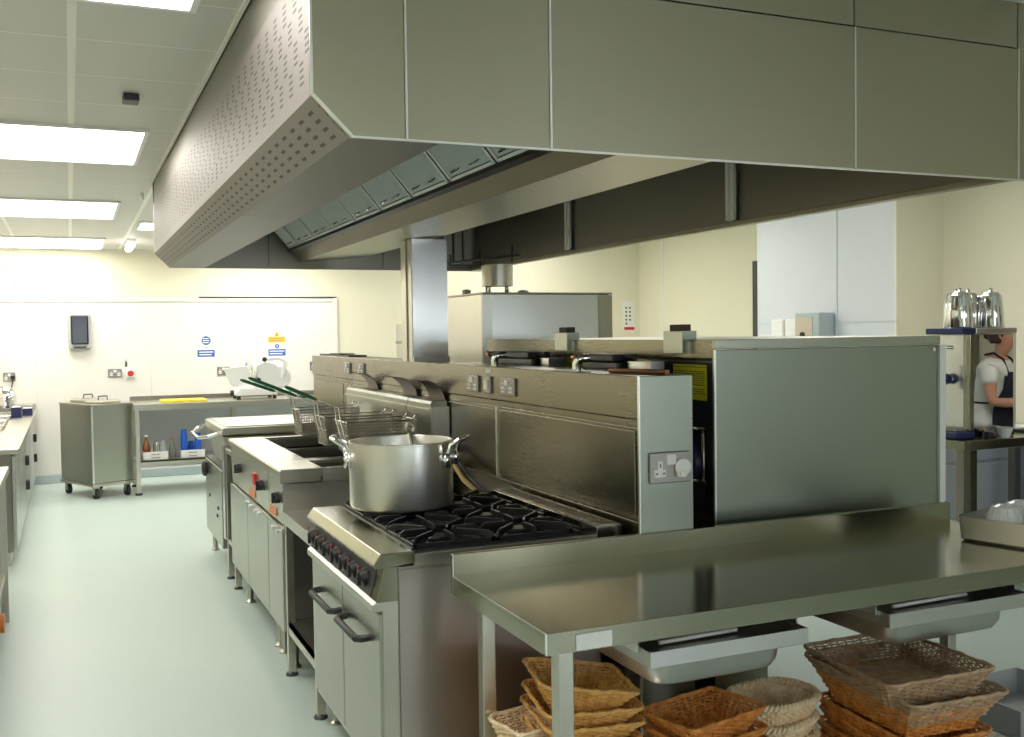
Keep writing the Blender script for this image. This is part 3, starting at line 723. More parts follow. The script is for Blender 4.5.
scoop(4.88,5.13,'dark curved flue scoop above the riser, nearest the stock pot')
# frying baskets
WIRE=plain('basket wire',(.42,.40,.36),.35,.8)
def fry_basket(x0,y,w,l,z0,hh,label,ang,hl=.27,zrot=0):
    # basket lies along x (length l), width w along y, hung on the riser, long handle rising toward the aisle
    t=thing('frying_basket',label,'frying basket',(x0+l/2,y,z0),zrot,'wire frying baskets hung on the riser')
    fr=MB()
    ya,yb=y-w/2,y+w/2; x1=x0+l
    for z,i in ((z0+hh,0),(z0+hh*.55,.008),(z0,.02)):
        fr.tube([(x0+i,ya+i,z),(x1-i,ya+i,z),(x1-i,yb-i,z),(x0+i,yb-i,z)],.0035 if i==0 else .002,6,closed=True)
    part('basket_frame',fr,CHROME,t)
    me=MB(); st=.014
    n=int(l/st)
    for k in range(1,n):
        X=x0+k*l/n
        me.tube([(X,ya,z0+hh),(X,ya+.02,z0),(X,yb-.02,z0),(X,yb,z0+hh)],.0021,4,caps=False)
    n=int(w/st)
    for k in range(1,n):
        Y=ya+k*w/n
        me.tube([(x0,Y,z0+hh),(x0+.02,Y,z0),(x1-.02,Y,z0),(x1,Y,z0+hh)],.0021,4,caps=False)
    for k in range(1,9):
        z=z0+hh*k/9; i=.02*(1-k/9)
        me.tube([(x0+i,ya+i,z),(x1-i,ya+i,z),(x1-i,yb-i,z),(x0+i,yb-i,z)],.0021,4,closed=True)
    part('wire_mesh',me,WIRE,t)
    # front stays and handle
    hp=MB()
    for s in (-1,1):
        hp.tube([(x0+.02,y+s*.045,z0+.02),(x0-.012,y+s*.045,z0+hh),(x0-.02,y+s*.04,z0+hh+.07),(x0-.05,y+s*.016,z0+hh+.083),(x0-.12,y+s*.010,z0+hh+.083+.07*math.tan(ang))],.0035,6)
    part('handle_stay',hp,CHROME,t)
    a0=Vector((x0-.12,y,z0+hh+.083+.07*math.tan(ang)))
    a1=a0+Vector((-hl*math.cos(ang),0,hl*math.sin(ang)))
    part('handle_grip',MB().tube([a0,a0.lerp(a1,.1),a0.lerp(a1,.9),a1],[.006,.009,.010,.006],10),GREEN,t)
    hk=MB()
    for s in (-.6,.6):
        hk.tube([(x1-.004,y+s*w/2,z0+hh),(x1+.012,y+s*w/2,z0+hh+.028),(x1+.028,y+s*w/2,z0+hh+.018)],.004,6)
    part('hanging_hook',hk,CHROME,t)
    return t
fry_basket(1.22,6.05,.24,.36,1.02,.15,'wire frying basket with green handle over the twin fryer, furthest one',.36,.21)
fry_basket(1.22,5.42,.24,.38,1.02,.15,'wire frying basket with green handle over the twin fryer, nearer the stock pot',.40,.27)
fry_basket(1.24,5.03,.24,.36,1.02,.15,'wire frying basket over the single fryer directly behind the stock pot',.42,.17)
# ------------------------------------------------------------------ tilting bratt pan on frame
T=thing('tilting_pan','steel tilting pan with bent tube handle and black wheel, furthest on the cooking line','bratt pan',(1.3,7.4,0))
part('pan_body',MB().prism([(.93,.93),(1.68,.93),(1.66,.72),(.985,.70)],'y',7.06,7.94),ST,T,bevel=.006)
part('pan_lid',MB().prism([(.915,.935),(.925,.99),(1.70,.99),(1.70,.935)],'y',7.04,7.97),ST,T,bevel=.01,seg=3)
part('lid_top',MB().box(.96,1.69,7.09,7.92,.99,.996),ST_BRIGHT,T,bevel=.003)
part('lid_handle',MB().tube([(.93,7.12,.955),(.86,7.14,.93),(.80,7.3,.91),(.80,7.72,.91),(.86,7.88,.93),(.93,7.9,.955)],.012,10),CHROME,T)
part('lower_cabinet',MB().box(.915,1.66,7.06,7.94,.17,.70),ST_SHEET,T,bevel=.004)
part('side_column',MB().box(.92,1.66,6.96,7.05,.25,.88),ST_BRIGHT,T,bevel=.003)
part('tilt_wheel',MB().lathe([(0,-.02),(.03,-.02),(.045,-.03),(.058,-.02),(.058,0),(.045,.005),(0,0)],(.905,7.80,.635),24,'x'),BLACK,T)
part('gasket',B(.925,1.66,7.05,7.95,.70,.715),BLACK,T)
for (a,c) in ((7.25,.42),(7.7,.45),(7.3,.36)): part('bolt',MB().cyl((.915,a,c),(.908,a,c),.012,10),DARKP,T)
for (xx,yy) in ((.97,7.1),(.97,7.9),(1.6,7.1),(1.6,7.9)): part('leg',MB().lathe([(0,0),(.03,0),(.03,.008),(.02,.02),(.02,.17),(0,.17)],(xx,yy,0),14),ST,T)
T=thing('infill_stand','narrow steel stand with low shelf between the tilting pan and the fryers','stand',(1.3,6.75,0))
part('tabletop',MB().box(.925,1.66,6.56,6.94,.84,.87),ST,T,bevel=.003)
for (xx,yy) in ((.945,6.91),(.945,6.6),(1.6,6.91),(1.6,6.6)):
    l=part('leg',B(xx-.018,xx+.018,yy-.018,yy+.018,.012,.84),ST,T,bevel=.002); part('foot',MB().lathe([(0,0),(.028,0),(.028,.006),(.018,.02),(0,.02)],(xx,yy,0),12),DARKP,l)
part('undershelf',B(.93,1.62,6.58,6.93,.24,.27),ST,T)
#==PART3==
# ------------------------------------------------------------------ front work table
T=thing('work_table','large stainless work table in the foreground with a rear upstand and white sticker','table',(2.1,2.61,0))
TX0,TX1,TY0,TY1,TZ=1.068,3.13,2.275,2.965,.85
part('tabletop',B(TX0,TX1,TY0,TY1-.02,TZ-.012,TZ),ST_TABLE,T,bevel=.0015)
part('front_fascia',B(TX0+.0005,TX1-.0005,TY0+.0005,TY0+.012,TZ-.056,TZ-.008),ST_TABLE,T)
part('side_fascia',B(TX0+.0005,TX0+.012,TY0+.012,TY1-.02,TZ-.056,TZ-.008),ST_TABLE,T)
part('side_fascia',B(TX1-.012,TX1,TY0+.012,TY1-.02,TZ-.056,TZ-.012),ST_TABLE,T)
part('rear_upstand',B(TX0,TX1,TY1-.02,TY1,TZ-.056,.920),ST_TABLE,T,bevel=.003)
part('folded_edge',MB().box(TX0-.001,TX0+.003,TY0,TY1-.02,TZ-.002,TZ+.0012).box(TX0-.001,TX0+.002,TY1-.022,TY1-.018,TZ,.920),SEAL,T)
part('corner_weld',MB().box(TX0-.0012,TX0+.003,TY0-.0012,TY0+.003,TZ-.055,TZ),SEAL,T)
part('white_sticker',B(1.152,1.255,TY0-.002,TY0,.797,.838),WHITEP,T)
for (xx,yy) in ((1.130,TY0+.035),(1.165,TY1-.05),(TX1-.05,TY0+.035),(TX1-.05,TY1-.055)):
    l=part('leg',B(xx-.022,xx+.022,yy-.022,yy+.022,.015,TZ-.03),ST,T,bevel=.003)
    part('foot',MB().lathe([(0,0),(.032,0),(.032,.008),(.02,.02),(0,.02)],(xx,yy,0),12),DARKP,l)
part('undershelf',MB().box(TX0+.02,TX1-.02,TY0+.02,TY1-.03,.085,.10).box(TX0+.02,TX1-.02,TY0+.02,TY0+.032,.06,.10),ST,T,bevel=.002)
# gastronorm pans on runners under the top
def rr_loop(x0,x1,y0,y1,r,z,n=5):
    pts=[]
    for (cx,cy,a0) in ((x1-r,y1-r,0),(x0+r,y1-r,90),(x0+r,y0+r,180),(x1-r,y0+r,270)):
        for k in range(n+1):
            a=math.radians(a0+90*k/n); pts.append((cx+r*math.cos(a),cy+r*math.sin(a),z))
    return pts
def loft(loops,smooth=True,close_last=True,mat=None):
    mb=MB(); n=len(loops[0]); vs=[p for l in loops for p in l]
    fs=[(i*n+k,i*n+(k+1)%n,(i+1)*n+(k+1)%n,(i+1)*n+k) for i in range(len(loops)-1) for k in range(n)]
    mb.add(vs,fs,smooth,mat)
    if close_last: mb.f.append([(len(loops)-1)*n+k for k in range(n)]); mb.s.append(False)
    return mb
def gn_pan(x0,x1,label):
    y0,y1=TY0+.03,TY1-.10; zt=.752
    t=thing('gastronorm_pan',label,'pan',((x0+x1)/2,(y0+y1)/2,zt-.11),0,'steel pans hung under the work table')
    def L(i,z,r): return rr_loop(x0+.03+i,x1-.06-i,y0+.02+i,y1-.02-i,r,z)
    part('pan_body',loft([L(0,zt-.01,.04),L(.006,zt-.085,.045),L(.016,zt-.108,.05),L(.04,zt-.12,.06),L(.045,zt-.118,.06),L(.02,zt-.10,.05),L(.01,zt-.085,.045),L(.004,zt-.01,.04)],close_last=False),ST_PAN,t)
    part('pan_floor',loft([L(.04,zt-.12,.06),L(.05,zt-.1195,.06)]),ST_PAN,t)
    part('pan_skirt',MB().prism([(x0,zt-.045),(x1,zt-.045),(x1,zt),(x0,zt)],'y',y0-.004,y0).box(x0,x1,y0,y1,zt-.012,zt-.008).box(x0,x0+.004,y0,y1,zt-.045,zt).box(x1-.004,x1,y0,y1,zt-.045,zt),ST_PAN,t,bevel=.002)
    part('runner',MB().box(x0-.008,x0-.002,y0+.05,y1,zt-.015,TZ-.012),ST_BRIGHT,t)
    part('runner',MB().box(x1+.002,x1+.008,y0+.05,y1,zt-.015,TZ-.012),ST_BRIGHT,t)
    part('tool_inside',MB().tube([(x0+.06,y0+.05,zt+.004),(x1-.2,y0+.06,zt+.004)],.006,8),WHITEP,t)
gn_pan(1.385,1.905,'pressed steel pan hung under the table top, nearer the white sticker')
gn_pan(2.21,2.78,'pressed steel pan hung under the table top, on the right')
# tray with glass bowls on the table
d1=Vector((.27,-.963,0)); d2=Vector((.963,.27,0)); C0=Vector((2.85,2.655,TZ+.001))
def tl(i,z,r):
    pts=[]
    for p in rr_loop(i,.46-i,i,.33-i,r,0): pts.append(C0+d1*p[0]+d2*p[1]+Vector((0,0,z)))
    return pts
T=thing('steel_tray','shallow steel tray of upturned glass bowls at the right end of the table','tray',C0)
part('tray_body',loft([tl(0,.085,.02),tl(.006,.008,.022),tl(.014,0,.025),tl(.018,.004,.025),tl(.012,.012,.022),tl(.006,.085,.02)],close_last=False),ST_PAN,T)
part('tray_floor',loft([tl(.014,0.0005,.02),tl(.03,0.0005,.02)]),ST_PAN,T)
GLASS=plain('pressed clear glass',(.96,.98,1.0),.12,trans=.2,bump=.6,nscale=60)  # flash glare on the clear glass is put into its white colour
for i,(a,b_,lab) in enumerate(((.115,.12,'upturned clear glass bowl in the tray, leftmost and nearest the upstand'),(.265,.13,'upturned clear glass bowl in the tray at the right edge of the picture'),(.115,.235,'upturned clear glass bowl at the back of the tray'))):
    c=C0+d1*a+d2*b_+Vector((0,0,.004))
    c.z=C0.z+.005
    g=MB().lathe([(.058,0),(.056,.002),(.055,.03),(.050,.06),(.038,.082),(.02,.090),(0,.091)],(0,0,0),28)
    for k in range(14):
        an=k*2*PI/14; g.tube([(.056*math.cos(an),.056*math.sin(an),.004),(.051*math.cos(an),.051*math.sin(an),.055),(.037*math.cos(an),.037*math.sin(an),.083)],.003,6)
    tag(g.build('glass_bowl',GLASS,None,loc=c),lab,'bowl','upturned glass bowls in the tray').scale=(1.15,1.15,1.35)
# ------------------------------------------------------------------ wicker baskets
def basket(w,l,h,mat,label,group,loc,rot=(0,0,0),taper=.62,braid=False,levels=11,rib=.030,rc=.03):
    t=thing('wicker_basket',label,'basket',loc,0,group); t.rotation_euler=rot
    def loop(f,z):
        # perimeter points with outward normals
        s=taper+(1-taper)*f**1.25
        a,b=w/2*s,l/2*s; r=min(rc*s*(2.2 if braid else 1),a*.9,b*.9); pts=[]
        per=[]
        for p in rr_loop(-a,a,-b,b,r,z,4): per.append(Vector(p))
        out=[]
        nn=len(per); ln=[(per[(i+1)%nn]-per[i]).length for i in range(nn)]; tot=sum(ln)
        N=2*int(tot0/rib/2)*2
        for k in range(N):
            d=tot*k/N; i=0
            while d>ln[i]+1e-9: d-=ln[i]; i+=1
            p=per[i].lerp(per[(i+1)%nn],d/ln[i] if ln[i] else 0); tg=(per[(i+1)%nn]-per[i]).normalized()
            out.append((p,Vector((tg.y,-tg.x,0))))
        return out
    tot0=2*(w+l)
    wv=MB(); amp=.005
    for q in range(levels):
        f=(q+.5)/levels; lp=loop(f,h*f)
        ph=q%2
        wv.tube([p+n*(amp*math.sin(PI*k/2+ph*PI)) for k,(p,n) in enumerate(lp)],h/levels*.46,5,closed=True)
    part_local('woven_wall',wv,mat,t)
    rb=MB(); lps=[loop(f,h*f) for f in (0,.35,.7,1.0)]
    for k in range(1,len(lps[0]),2):
        rb.tube([lp[k][0] for lp in lps],.0042,5,caps=False)
    part_local('rib',rb,mat,t) if False else None
    wv2=rb; o=wv2.build('stakes',mat,t)
    rim=MB(); lp=loop(1,h); N=len(lp)
    if braid:
        for ph in (0,1,2):
            pts=[]
            for k in range(N*1):
                a=2*PI*(k/6.0)+ph*2*PI/3; p,n=lp[k]; pts.append(p+n*(.010*math.cos(a))+Vector((0,0,.010*math.sin(a))))
            rim.tube(pts,.006,6,closed=True)
    else:
        rim.tube([p for p,n in lp],.0055,6,closed=True)
        pts=[]
        for k in range(N):
            a=2*PI*k/8; p,n=lp[k]; pts.append(p+n*.0045*math.cos(a)+Vector((0,0,.0045*math.sin(a))))
        rim.tube(pts,.004,5,closed=True)
    rim.build('rim',mat,t)
    bs=MB(); a,b=w/2*taper,l/2*taper
    bs.box(-a,a,-b,b,0,.004)
    n=int(b*2/.014)
    for k in range(n):
        y=-b+(k+.5)*2*b/n; bs.tube([(-a,y,.005),(-a*.33,y,.007),(a*.33,y,.004),(a,y,.006)],.005,4)
    bs.build('base',mat,t)
    return t
def part_local(name,mb,mat,parent): return mb.build(name,mat,parent)
SH=.1015
def stack(proto,n,pitch,loc,rots,label,jit,base_label,rz):
    rnd=random.Random(jit)
    for k in range(n):
        dup(proto,(loc[0]+rnd.uniform(-.006,.006),loc[1]+rnd.uniform(-.006,.006),loc[2]+k*pitch),(0,0,rz+rnd.uniform(-.05,.05)),label(k))
words=['','second','third','fourth','fifth','sixth','seventh','eighth','ninth','tenth','eleventh','twelfth','thirteenth']
# left stack, golden
GA='golden wicker baskets stacked at the left under the table'
top=basket(.30,.33,.085,WK_GOLD,'golden wicker basket tilted on top of the left stack behind the table leg',GA,(1.41,2.79,.452),(math.radians(-3),math.radians(8),math.radians(-14)))
for k in range(8):
    dup(top,(1.415+.006*math.sin(k*2.1),2.775+.006*math.cos(k*1.7),SH+.042*k),(0,0,math.radians(-12+4*math.sin(k*1.3))),'golden wicker basket nested in the left stack, %s below the tilted top one'%(['','first','second','third','fourth','fifth','sixth','seventh','eighth'][8-k]))
p=basket(.16,.19,.085,WK_PALE,'pale wicker basket half hidden at the far left under the table',None,(1.30,2.84,.385) if False else (1.235,2.36,SH),(0,0,.2))
p.location=(1.24,2.80,SH+.235); p['label']='pale wicker basket on top of the short pile left of the golden stack'
bpy.data.objects.remove(bpy.data.objects['x'],do_unlink=True) if 'x' in bpy.data.objects else None
# middle stack, orange brown
GB='orange brown wicker baskets in the middle under the table'
top=basket(.31,.25,.085,WK_ORNG,'orange brown wicker basket on top of the middle stack below the left pan',GB,(1.752,2.60,.358),(math.radians(-3),math.radians(-2),math.radians(9)))
for k in range(6):
    dup(top,(1.755+.006*math.sin(k*2.3),2.60+.006*math.cos(k*1.9),SH+.041*k),(0,0,math.radians(9+3*math.sin(k*1.7))),'orange brown wicker basket nested in the middle stack, %s below its top one'%(['','first','second','third','fourth','fifth','sixth'][6-k]))
# pale braided baskets
GC='pale braided baskets between the middle and right stacks'
top=basket(.30,.22,.11,WK_PALE,'pale cream basket with thick braided rim between the middle and right stacks',GC,(2.10,2.715,.285),(0,0,math.radians(8)),taper=.75,braid=True,rc=.06,rib=.018)
for k in range(3):
    dup(top,(2.095,2.71,SH+.058*k),(0,0,math.radians(8+5*k)),'pale braided basket, %s below the top one of its stack'%(['','first','second','third'][3-k]))
# right stack
GD='large taupe woven baskets on the right stack'; GE='red brown wicker baskets low in the right stack'
top=basket(.37,.55,.085,WK_TAUPE,'large taupe woven tray basket tilted on top of the right stack',GD,(2.45,2.53,.442),(math.radians(-4),math.radians(-4.5),math.radians(-12)),taper=.78)
dup(top,(2.452,2.51,.397),(0,0,math.radians(-4)),'large taupe woven tray basket lying level under the tilted top one of the right stack')
low=basket(.32,.47,.085,WK_ORNG,'red brown wicker basket directly under the taupe baskets of the right stack',GE,(2.45,2.51,.350),(0,0,math.radians(-4)),taper=.8)
for k in range(5):
    dup(low,(2.45+.006*math.sin(k*2.3),2.51,SH+.041*k),(0,0,math.radians(-4+3*math.sin(k*1.7))),'red brown wicker basket in the right stack, %s one below the uppermost red brown basket'%(['','first','second','third','fourth','fifth'][5-k]))
# grey crate dolly beyond table
T=thing('plastic_crate','light grey plastic crate on black castors on the floor behind the right stack','crate',(3.41,2.87,0))
part('crate_body',MB().box(3.20,3.62,2.68,3.05,.06,.07).box(3.20,3.21,2.68,3.05,.07,.17).box(3.61,3.62,2.68,3.05,.07,.17).box(3.21,3.61,2.68,2.69,.07,.17).box(3.21,3.61,3.04,3.05,.07,.17),GREYP,T,bevel=.003)
for (xx,yy) in ((3.24,2.72),(3.58,2.72),(3.24,3.0),(3.58,3.0)): part('castor',MB().cyl((xx-.015,yy,.03),(xx+.015,yy,.03),.03,18).box(xx-.008,xx+.008,yy-.02,yy+.02,.04,.06),BLACK,T)
# ------------------------------------------------------------------ plate trolley
an=math.atan2(.907,-.42)-PI/2
T=thing('plate_trolley','grey steel plate trolley on four castors standing in the aisle by the far wall','trolley',(.18,10.93,0),math.atan2(.42,.907))
bw,bl=.43,.70
B(0,bw,0,bl,.155,.935).build('body',ST_SHEET,T,bevel=.004)
MB().box(-.012,bw+.012,-.012,bl+.012,.125,.150).build('base_frame',ST,T,bevel=.004)
MB().box(-.006,bw+.006,-.006,bl+.006,.935,.950).build('top_plate',ST,T,bevel=.003)
MB().box(-.004,.012,-.004,.012,.155,.93).build('corner_edge',SEAL,T)
for (cx,cy,hc) in ((.215,.19,.958),(.215,.51,.966)):
    l=MB().lathe([(.165,.950),(.172,.955),(.172,hc+.010),(.15,hc+.020),(0,hc+.026)],(cx,cy,0),32).build('lid',ST,T)
    MB().tube([(cx-.05,cy,hc+.018),(cx-.045,cy,hc+.06),(cx+.045,cy,hc+.06),(cx+.05,cy,hc+.018)],.007,8).build('lid_handle',DARKP,l)
for (cx,cy) in ((.05,.05),(bw-.05,.05),(.05,bl-.05),(bw-.05,bl-.05)):
    c=MB().cyl((cx-.016,cy,.05),(cx+.016,cy,.05),.05,22).build('castor_wheel',RUBBER,T)
    MB().box(cx-.026,cx-.020,cy-.02,cy+.02,.04,.125).box(cx+.020,cx+.026,cy-.02,cy+.02,.04,.125).box(cx-.026,cx+.026,cy-.025,cy+.025,.105,.125).build('castor_fork',ST,c)
# ------------------------------------------------------------------ far table
T=thing('far_table','long steel prep table with a low shelf along the far wall','table',(1.6,11.35,0))
FZ=.93
part('tabletop',B(.58,2.75,11.0,11.72,FZ-.015,FZ),ST,T,bevel=.003)
part('front_fascia',B(.58,2.75,11.0,11.012,FZ-.065,FZ-.015),ST,T)
part('rear_upstand',B(.58,2.75,11.72,11.735,FZ-.05,FZ+.045),ST_DARK,T)
for (xx,yy) in ((.61,11.03),(.61,11.69),(2.72,11.03),(2.72,11.69),(1.66,11.69)):
    l=part('leg',B(xx-.022,xx+.022,yy-.022,yy+.022,.02,FZ-.015),ST,T,bevel=.002)
    part('foot',MB().lathe([(0,0),(.035,0),(.035,.02),(0,.03)],(xx,yy,0),12),BLACK,l)
part('undershelf',MB().box(.60,2.74,11.02,11.71,.335,.35).box(.60,2.74,11.02,11.03,.29,.35),ST,T)
part('rear_board',B(.62,2.72,11.712,11.72,.20,.90),TILEW,T)
solo('chopping_board',MB().box(.86,1.32,11.12,11.45,FZ,FZ+.022),YELLOW,'yellow chopping board lying on the far steel table','chopping board',bevel=.005)
for i,xx in enumerate((2.14,2.22)):
    solo('small_cup',MB().lathe([(0,.0),(.022,0),(.032,.07),(.029,.07),(.02,.006),(0,.006)],(xx,11.06,FZ),20),WHITEP,['small white cup on the far table right of the slicer, left one of two','small white cup on the far table right of the slicer, right one of two'][i],'cup','white cups by the slicer')
solo('black_pot_lid',MB().lathe([(0,0),(.05,0),(.055,.02),(.02,.04),(0,.045)],(2.32,11.08,FZ),20),BLACK,'small round black tub beside the white cups on the far table','tub')
# slicer
T=thing('meat_slicer','white enamel meat slicer with round blade standing on the far table','slicer',(1.86,11.35,FZ))
part('base',MB().prism([(1.62,.97),(1.64,1.02),(1.66,1.055),(2.02,1.055),(2.06,1.02),(2.06,.97)],'y',11.15,11.5),SLICER,T,bevel=.012,seg=3)
for (xx,yy) in ((1.65,11.18),(2.03,11.18),(1.65,11.47),(2.03,11.47)): part('foot',MB().lathe([(0,0),(.022,0),(.018,.04),(0,.04)],(xx,yy,FZ),12),BLACK,T)
part('gauge_plate',MB().prism([(1.50,1.27),(1.76,1.29),(1.78,1.14),(1.66,1.06),(1.58,1.08)],'y',11.22,11.235),SLICER,T,bevel=.006)
part('blade_guard',MB().lathe([(0,-.02),(.13,-.02),(.15,0),(.13,.02),(0,.02)],(0,0,0),40,'x',mat=Matrix.Translation(Vector((1.80,11.30,1.24)))@Matrix.Rotation(.25,4,'Z')@Matrix.Rotation(.15,4,'Y')),SLICER,T)
part('blade',MB().lathe([(0,-.026),(.125,-.024),(.135,-.018)],(0,0,0),40,'x',mat=Matrix.Translation(Vector((1.80,11.30,1.24)))@Matrix.Rotation(.25,4,'Z')@Matrix.Rotation(.15,4,'Y')),CHROME,T)
part('motor_housing',MB().prism([(1.85,1.06),(1.85,1.30),(1.95,1.34),(2.08,1.30),(2.08,1.12),(2.0,1.06)],'y',11.22,11.42),SLICER,T,bevel=.02,seg=3)
part('carriage',MB().lathe([(0,-.015),(.11,-.015),(.125,0),(.11,.015),(0,.015)],(2.10,11.24,1.16),32,'y'),SLICER,T)
part('carriage_arm',MB().tube([(1.96,11.2,1.36),(2.08,11.2,1.37),(2.16,11.2,1.33),(2.12,11.2,1.15)],.022,10),SLICER,T)
part('grip_knob',MB().lathe([(0,-.03),(.022,-.02),(.026,0),(.02,.02),(0,.028)],(1.93,11.18,1.355),16),BLACK,T)
part('thickness_dial',MB().cyl((1.60,11.2,1.0),(1.565,11.2,1.0),.032,18),BLACK,T)
part('side_knob',MB().cyl((1.86,11.21,1.14),(1.86,11.14,1.14),.02,14),BLACK,T)
# items on the low shelf
def tray_small(x0,x1,label):
    t=thing('white_tray',label,'tray',((x0+x1)/2,11.2,.35),0,'white trays on the low shelf')
    part('tray_body',MB().box(x0,x1,11.08,11.34,.35,.356).box(x0,x0+.006,11.08,11.34,.356,.43).box(x1-.006,x1,11.08,11.34,.356,.43).box(x0+.006,x1-.006,11.08,11.086,.356,.43).box(x0+.006,x1-.006,11.334,11.34,.356,.43),WHITEP,t,bevel=.003)
    c=(x0+x1)/2
    part('label_frame',MB().tube([(c-.04,11.077,.405),(c+.04,11.077,.405),(c+.04,11.077,.37),(c-.04,11.077,.37)],.003,6,closed=True),DARKP,t)
tray_small(.665,.905,'white tray of bottles on the low shelf beside the trolley')
tray_small(1.035,1.275,'white tray of blue tumblers on the low shelf near the tilting pan')
def bottle(x,y,z,hh,mat,cap,label,r=.03):
    t=thing('bottle',label,'bottle',(x,y,z))
    part('glass_body',MB().lathe([(0,0),(r,0),(r,hh*.45),(r*.9,hh*.55),(r*.4,hh*.78),(r*.38,hh*.93),(0,hh*.93)],(x,y,z),20),mat,t)
    part('cap',MB().cyl((x,y,z+hh*.93),(x,y,z+hh),r*.45,14),cap,t)
bottle(.70,11.18,.357,.24,GLASSB,WHITEP,'brown sauce bottle with white cap in the white tray beside the trolley',.042)
bottle(.955,11.15,.351,.215,GLASSC,RED,'clear green glass bottle standing between the two white trays',.034)
solo('steel_shaker',MB().lathe([(0,0),(.032,0),(.036,.12),(.03,.17),(0,.185)],(.80,11.17,.357),20),CHROME,'dark steel shaker in the white tray, behind the small jar','shaker')
solo('small_jar',MB().lathe([(0,0),(.03,0),(.03,.13),(.022,.15),(.022,.17),(0,.17)],(.865,11.2,.357),20),plain('grey jar',(.45,.47,.52),.3),'grey small jar at the right end of the bottle tray','jar')
def cups(x,y,n,label,group='stacked blue tumblers'):
    for k in range(n):
        z=.357+k*.045
        solo('tumbler',MB().lathe([(0,.0),(.026,0),(.038,.105),(.035,.105),(.024,.006),(0,.006)][::1],(0,0,0),20,mat=Matrix.Translation(Vector((x,y,z+.105)))@Matrix.Rotation(PI,4,'X')),BLUE,label+(', top one' if k==n-1 else ', %s from the bottom'%words[k+1] if k else ', bottom one'),'tumbler',group,loc=(x,y,z))
words[1]='second'; words[2]='third'; words[3]='fourth'; words[4]='fifth'; words[5]='sixth'
cups(1.075,11.17,5,'blue plastic tumbler in the left tall stack')
cups(1.155,11.27,2,'blue plastic tumbler in the short middle stack')
cups(1.215,11.17,4,'blue plastic tumbler in the right stack by the tilt handle')
# ------------------------------------------------------------------ far wall fittings
YW=YFAR-.012
T=thing('towel_dispenser','grey and black paper towel dispenser on the white far wall','dispenser',(.105,YW,1.49))
part('housing',MB().box(-.012,.222,YW-.10,YW,1.485,1.90),GREYP,T,bevel=.03,seg=4)
part('smoked_cover',MB().box(.016,.196,YW-.125,YW-.095,1.545,1.865),plain('smoked black cover',(.006,.007,.014),.12),T,bevel=.03,seg=3)
part('paper_slot',MB().box(.04,.17,YW-.108,YW-.1,1.50,1.522),DARKP,T)
socket('y',(.464,YW,1.212),.146,.095,'double','double steel socket on the far wall left of the red isolator')
T=thing('isolator_switch','red and white isolator switch on the far wall right of a double socket','switch',(.624,YW,1.205))
part('box',MB().box(.575,.675,YW-.04,YW,1.155,1.255),WHITEP,T,bevel=.008); part('red_dial',MB().lathe([(0,-.025),(.022,-.025),(.034,-.01),(.034,0),(0,0)],(.628,YW-.04,1.205),24,'y'),RED,T)
solo('cord_pull',MB().cyl((.585,YW-.01,1.28),(.585,YW-.01,1.34),.009,8).tube([(.585,YW-.01,1.34),(.585,YW-.01,1.37)],.003,6),DARKP,'tiny dark toggle above the red isolator switch','toggle')
socket('y',(1.66,YW,1.205),.146,.10,'double','double steel socket on the far wall behind the slicer plate')
socket('y',(2.76,YW,1.235),.146,.11,'double','double steel socket on the far wall by the white edge trim')
solo('conduit',MB().tube([(2.79,YW-.012,1.18),(2.79,YW-.012,.96)],.012,8),WHITEP,'white conduit running down from the socket by the edge trim','conduit')
socket('y',(-.615,YW,1.20),.12,.10,'double','double socket with black plug on the far wall above the left counter')
solo('black_plug',MB().box(-.60,-.555,YW-.06,YW-.016,1.17,1.215),BLACK,'black plug in the far left wall socket','plug',bevel=.006)
solo('plug_cable',MB().tube([(-.578,YW-.05,1.17),(-.60,YW-.05,1.05),(-.66,YW-.06,1.0)],.006,8),BLACK,'black cable hanging from the far left wall plug','cable')
T=thing('wall_unit','white box unit high on the far wall at the left edge of the picture','electrical box',(-.78,YW,2.2))
part('unit_body',MB().box(-.92,-.655,YW-.12,YW,2.21,2.42),WHITEP,T,bevel=.01); part('unit_panel',MB().box(-.90,-.665,YW-.125,YW-.12,2.26,2.37),GREYP,T)
solo('wall_conduit',MB().tube([(-.655,YW-.01,2.39),(-.60,YW-.01,2.385),(-.575,YW-.01,2.41),(-.57,YW-.01,2.575)],.010,8),WHITEP,'white cable conduit bending up from the box unit to the ceiling','conduit')
SIGNB=plain('blue sign vinyl',(.03,.14,.52),.4); SIGNY=plain('yellow sign vinyl',(.85,.56,.02),.4)
def lines(mb,x0,x1,z0,z1,n,y):
    for k in range(n):
        zz=z0+(k+.5)*(z1-z0)/n; h=(z1-z0)/n*.22; mb.box(x0,x1-(x1-x0)*(.0 if k%2 else .12),y-.001,y,zz-h,zz+h)
    return mb
T=thing('hygiene_sign','round blue sticker with white lines and a blue bar sticker below on the far wall','sign',(1.47,YW,1.35))
a=part('round_sticker',MB().lathe([(0,-.002),(.052,-.002),(.052,0)],(1.47,YW,1.565),32,'y'),SIGNB,T)
part('white_lines',lines(MB(),1.432,1.508,1.53,1.60,3,YW-.002),WHITEP,a)
a=part('bar_sticker',MB().box(1.37,1.565,YW-.002,YW,1.375,1.455),SIGNB,T,bevel=.0008)
part('white_lines',lines(MB(),1.39,1.548,1.385,1.445,2,YW-.002),WHITEP,a)
part('screw_cap',MB().lathe([(0,-.004),(.01,-.003),(.01,0)],(1.47,YW,1.482),12,'y'),GREYP,T)
T=thing('slicer_warning_sign','yellow triangle warning sticker above a blue notice sticker on the far wall','sign',(2.29,YW,1.35))
a=part('warning_triangle',MB().prism([(2.26,1.605),(2.33,1.605),(2.295,1.665)],'y',YW-.002,YW),SIGNY,T)
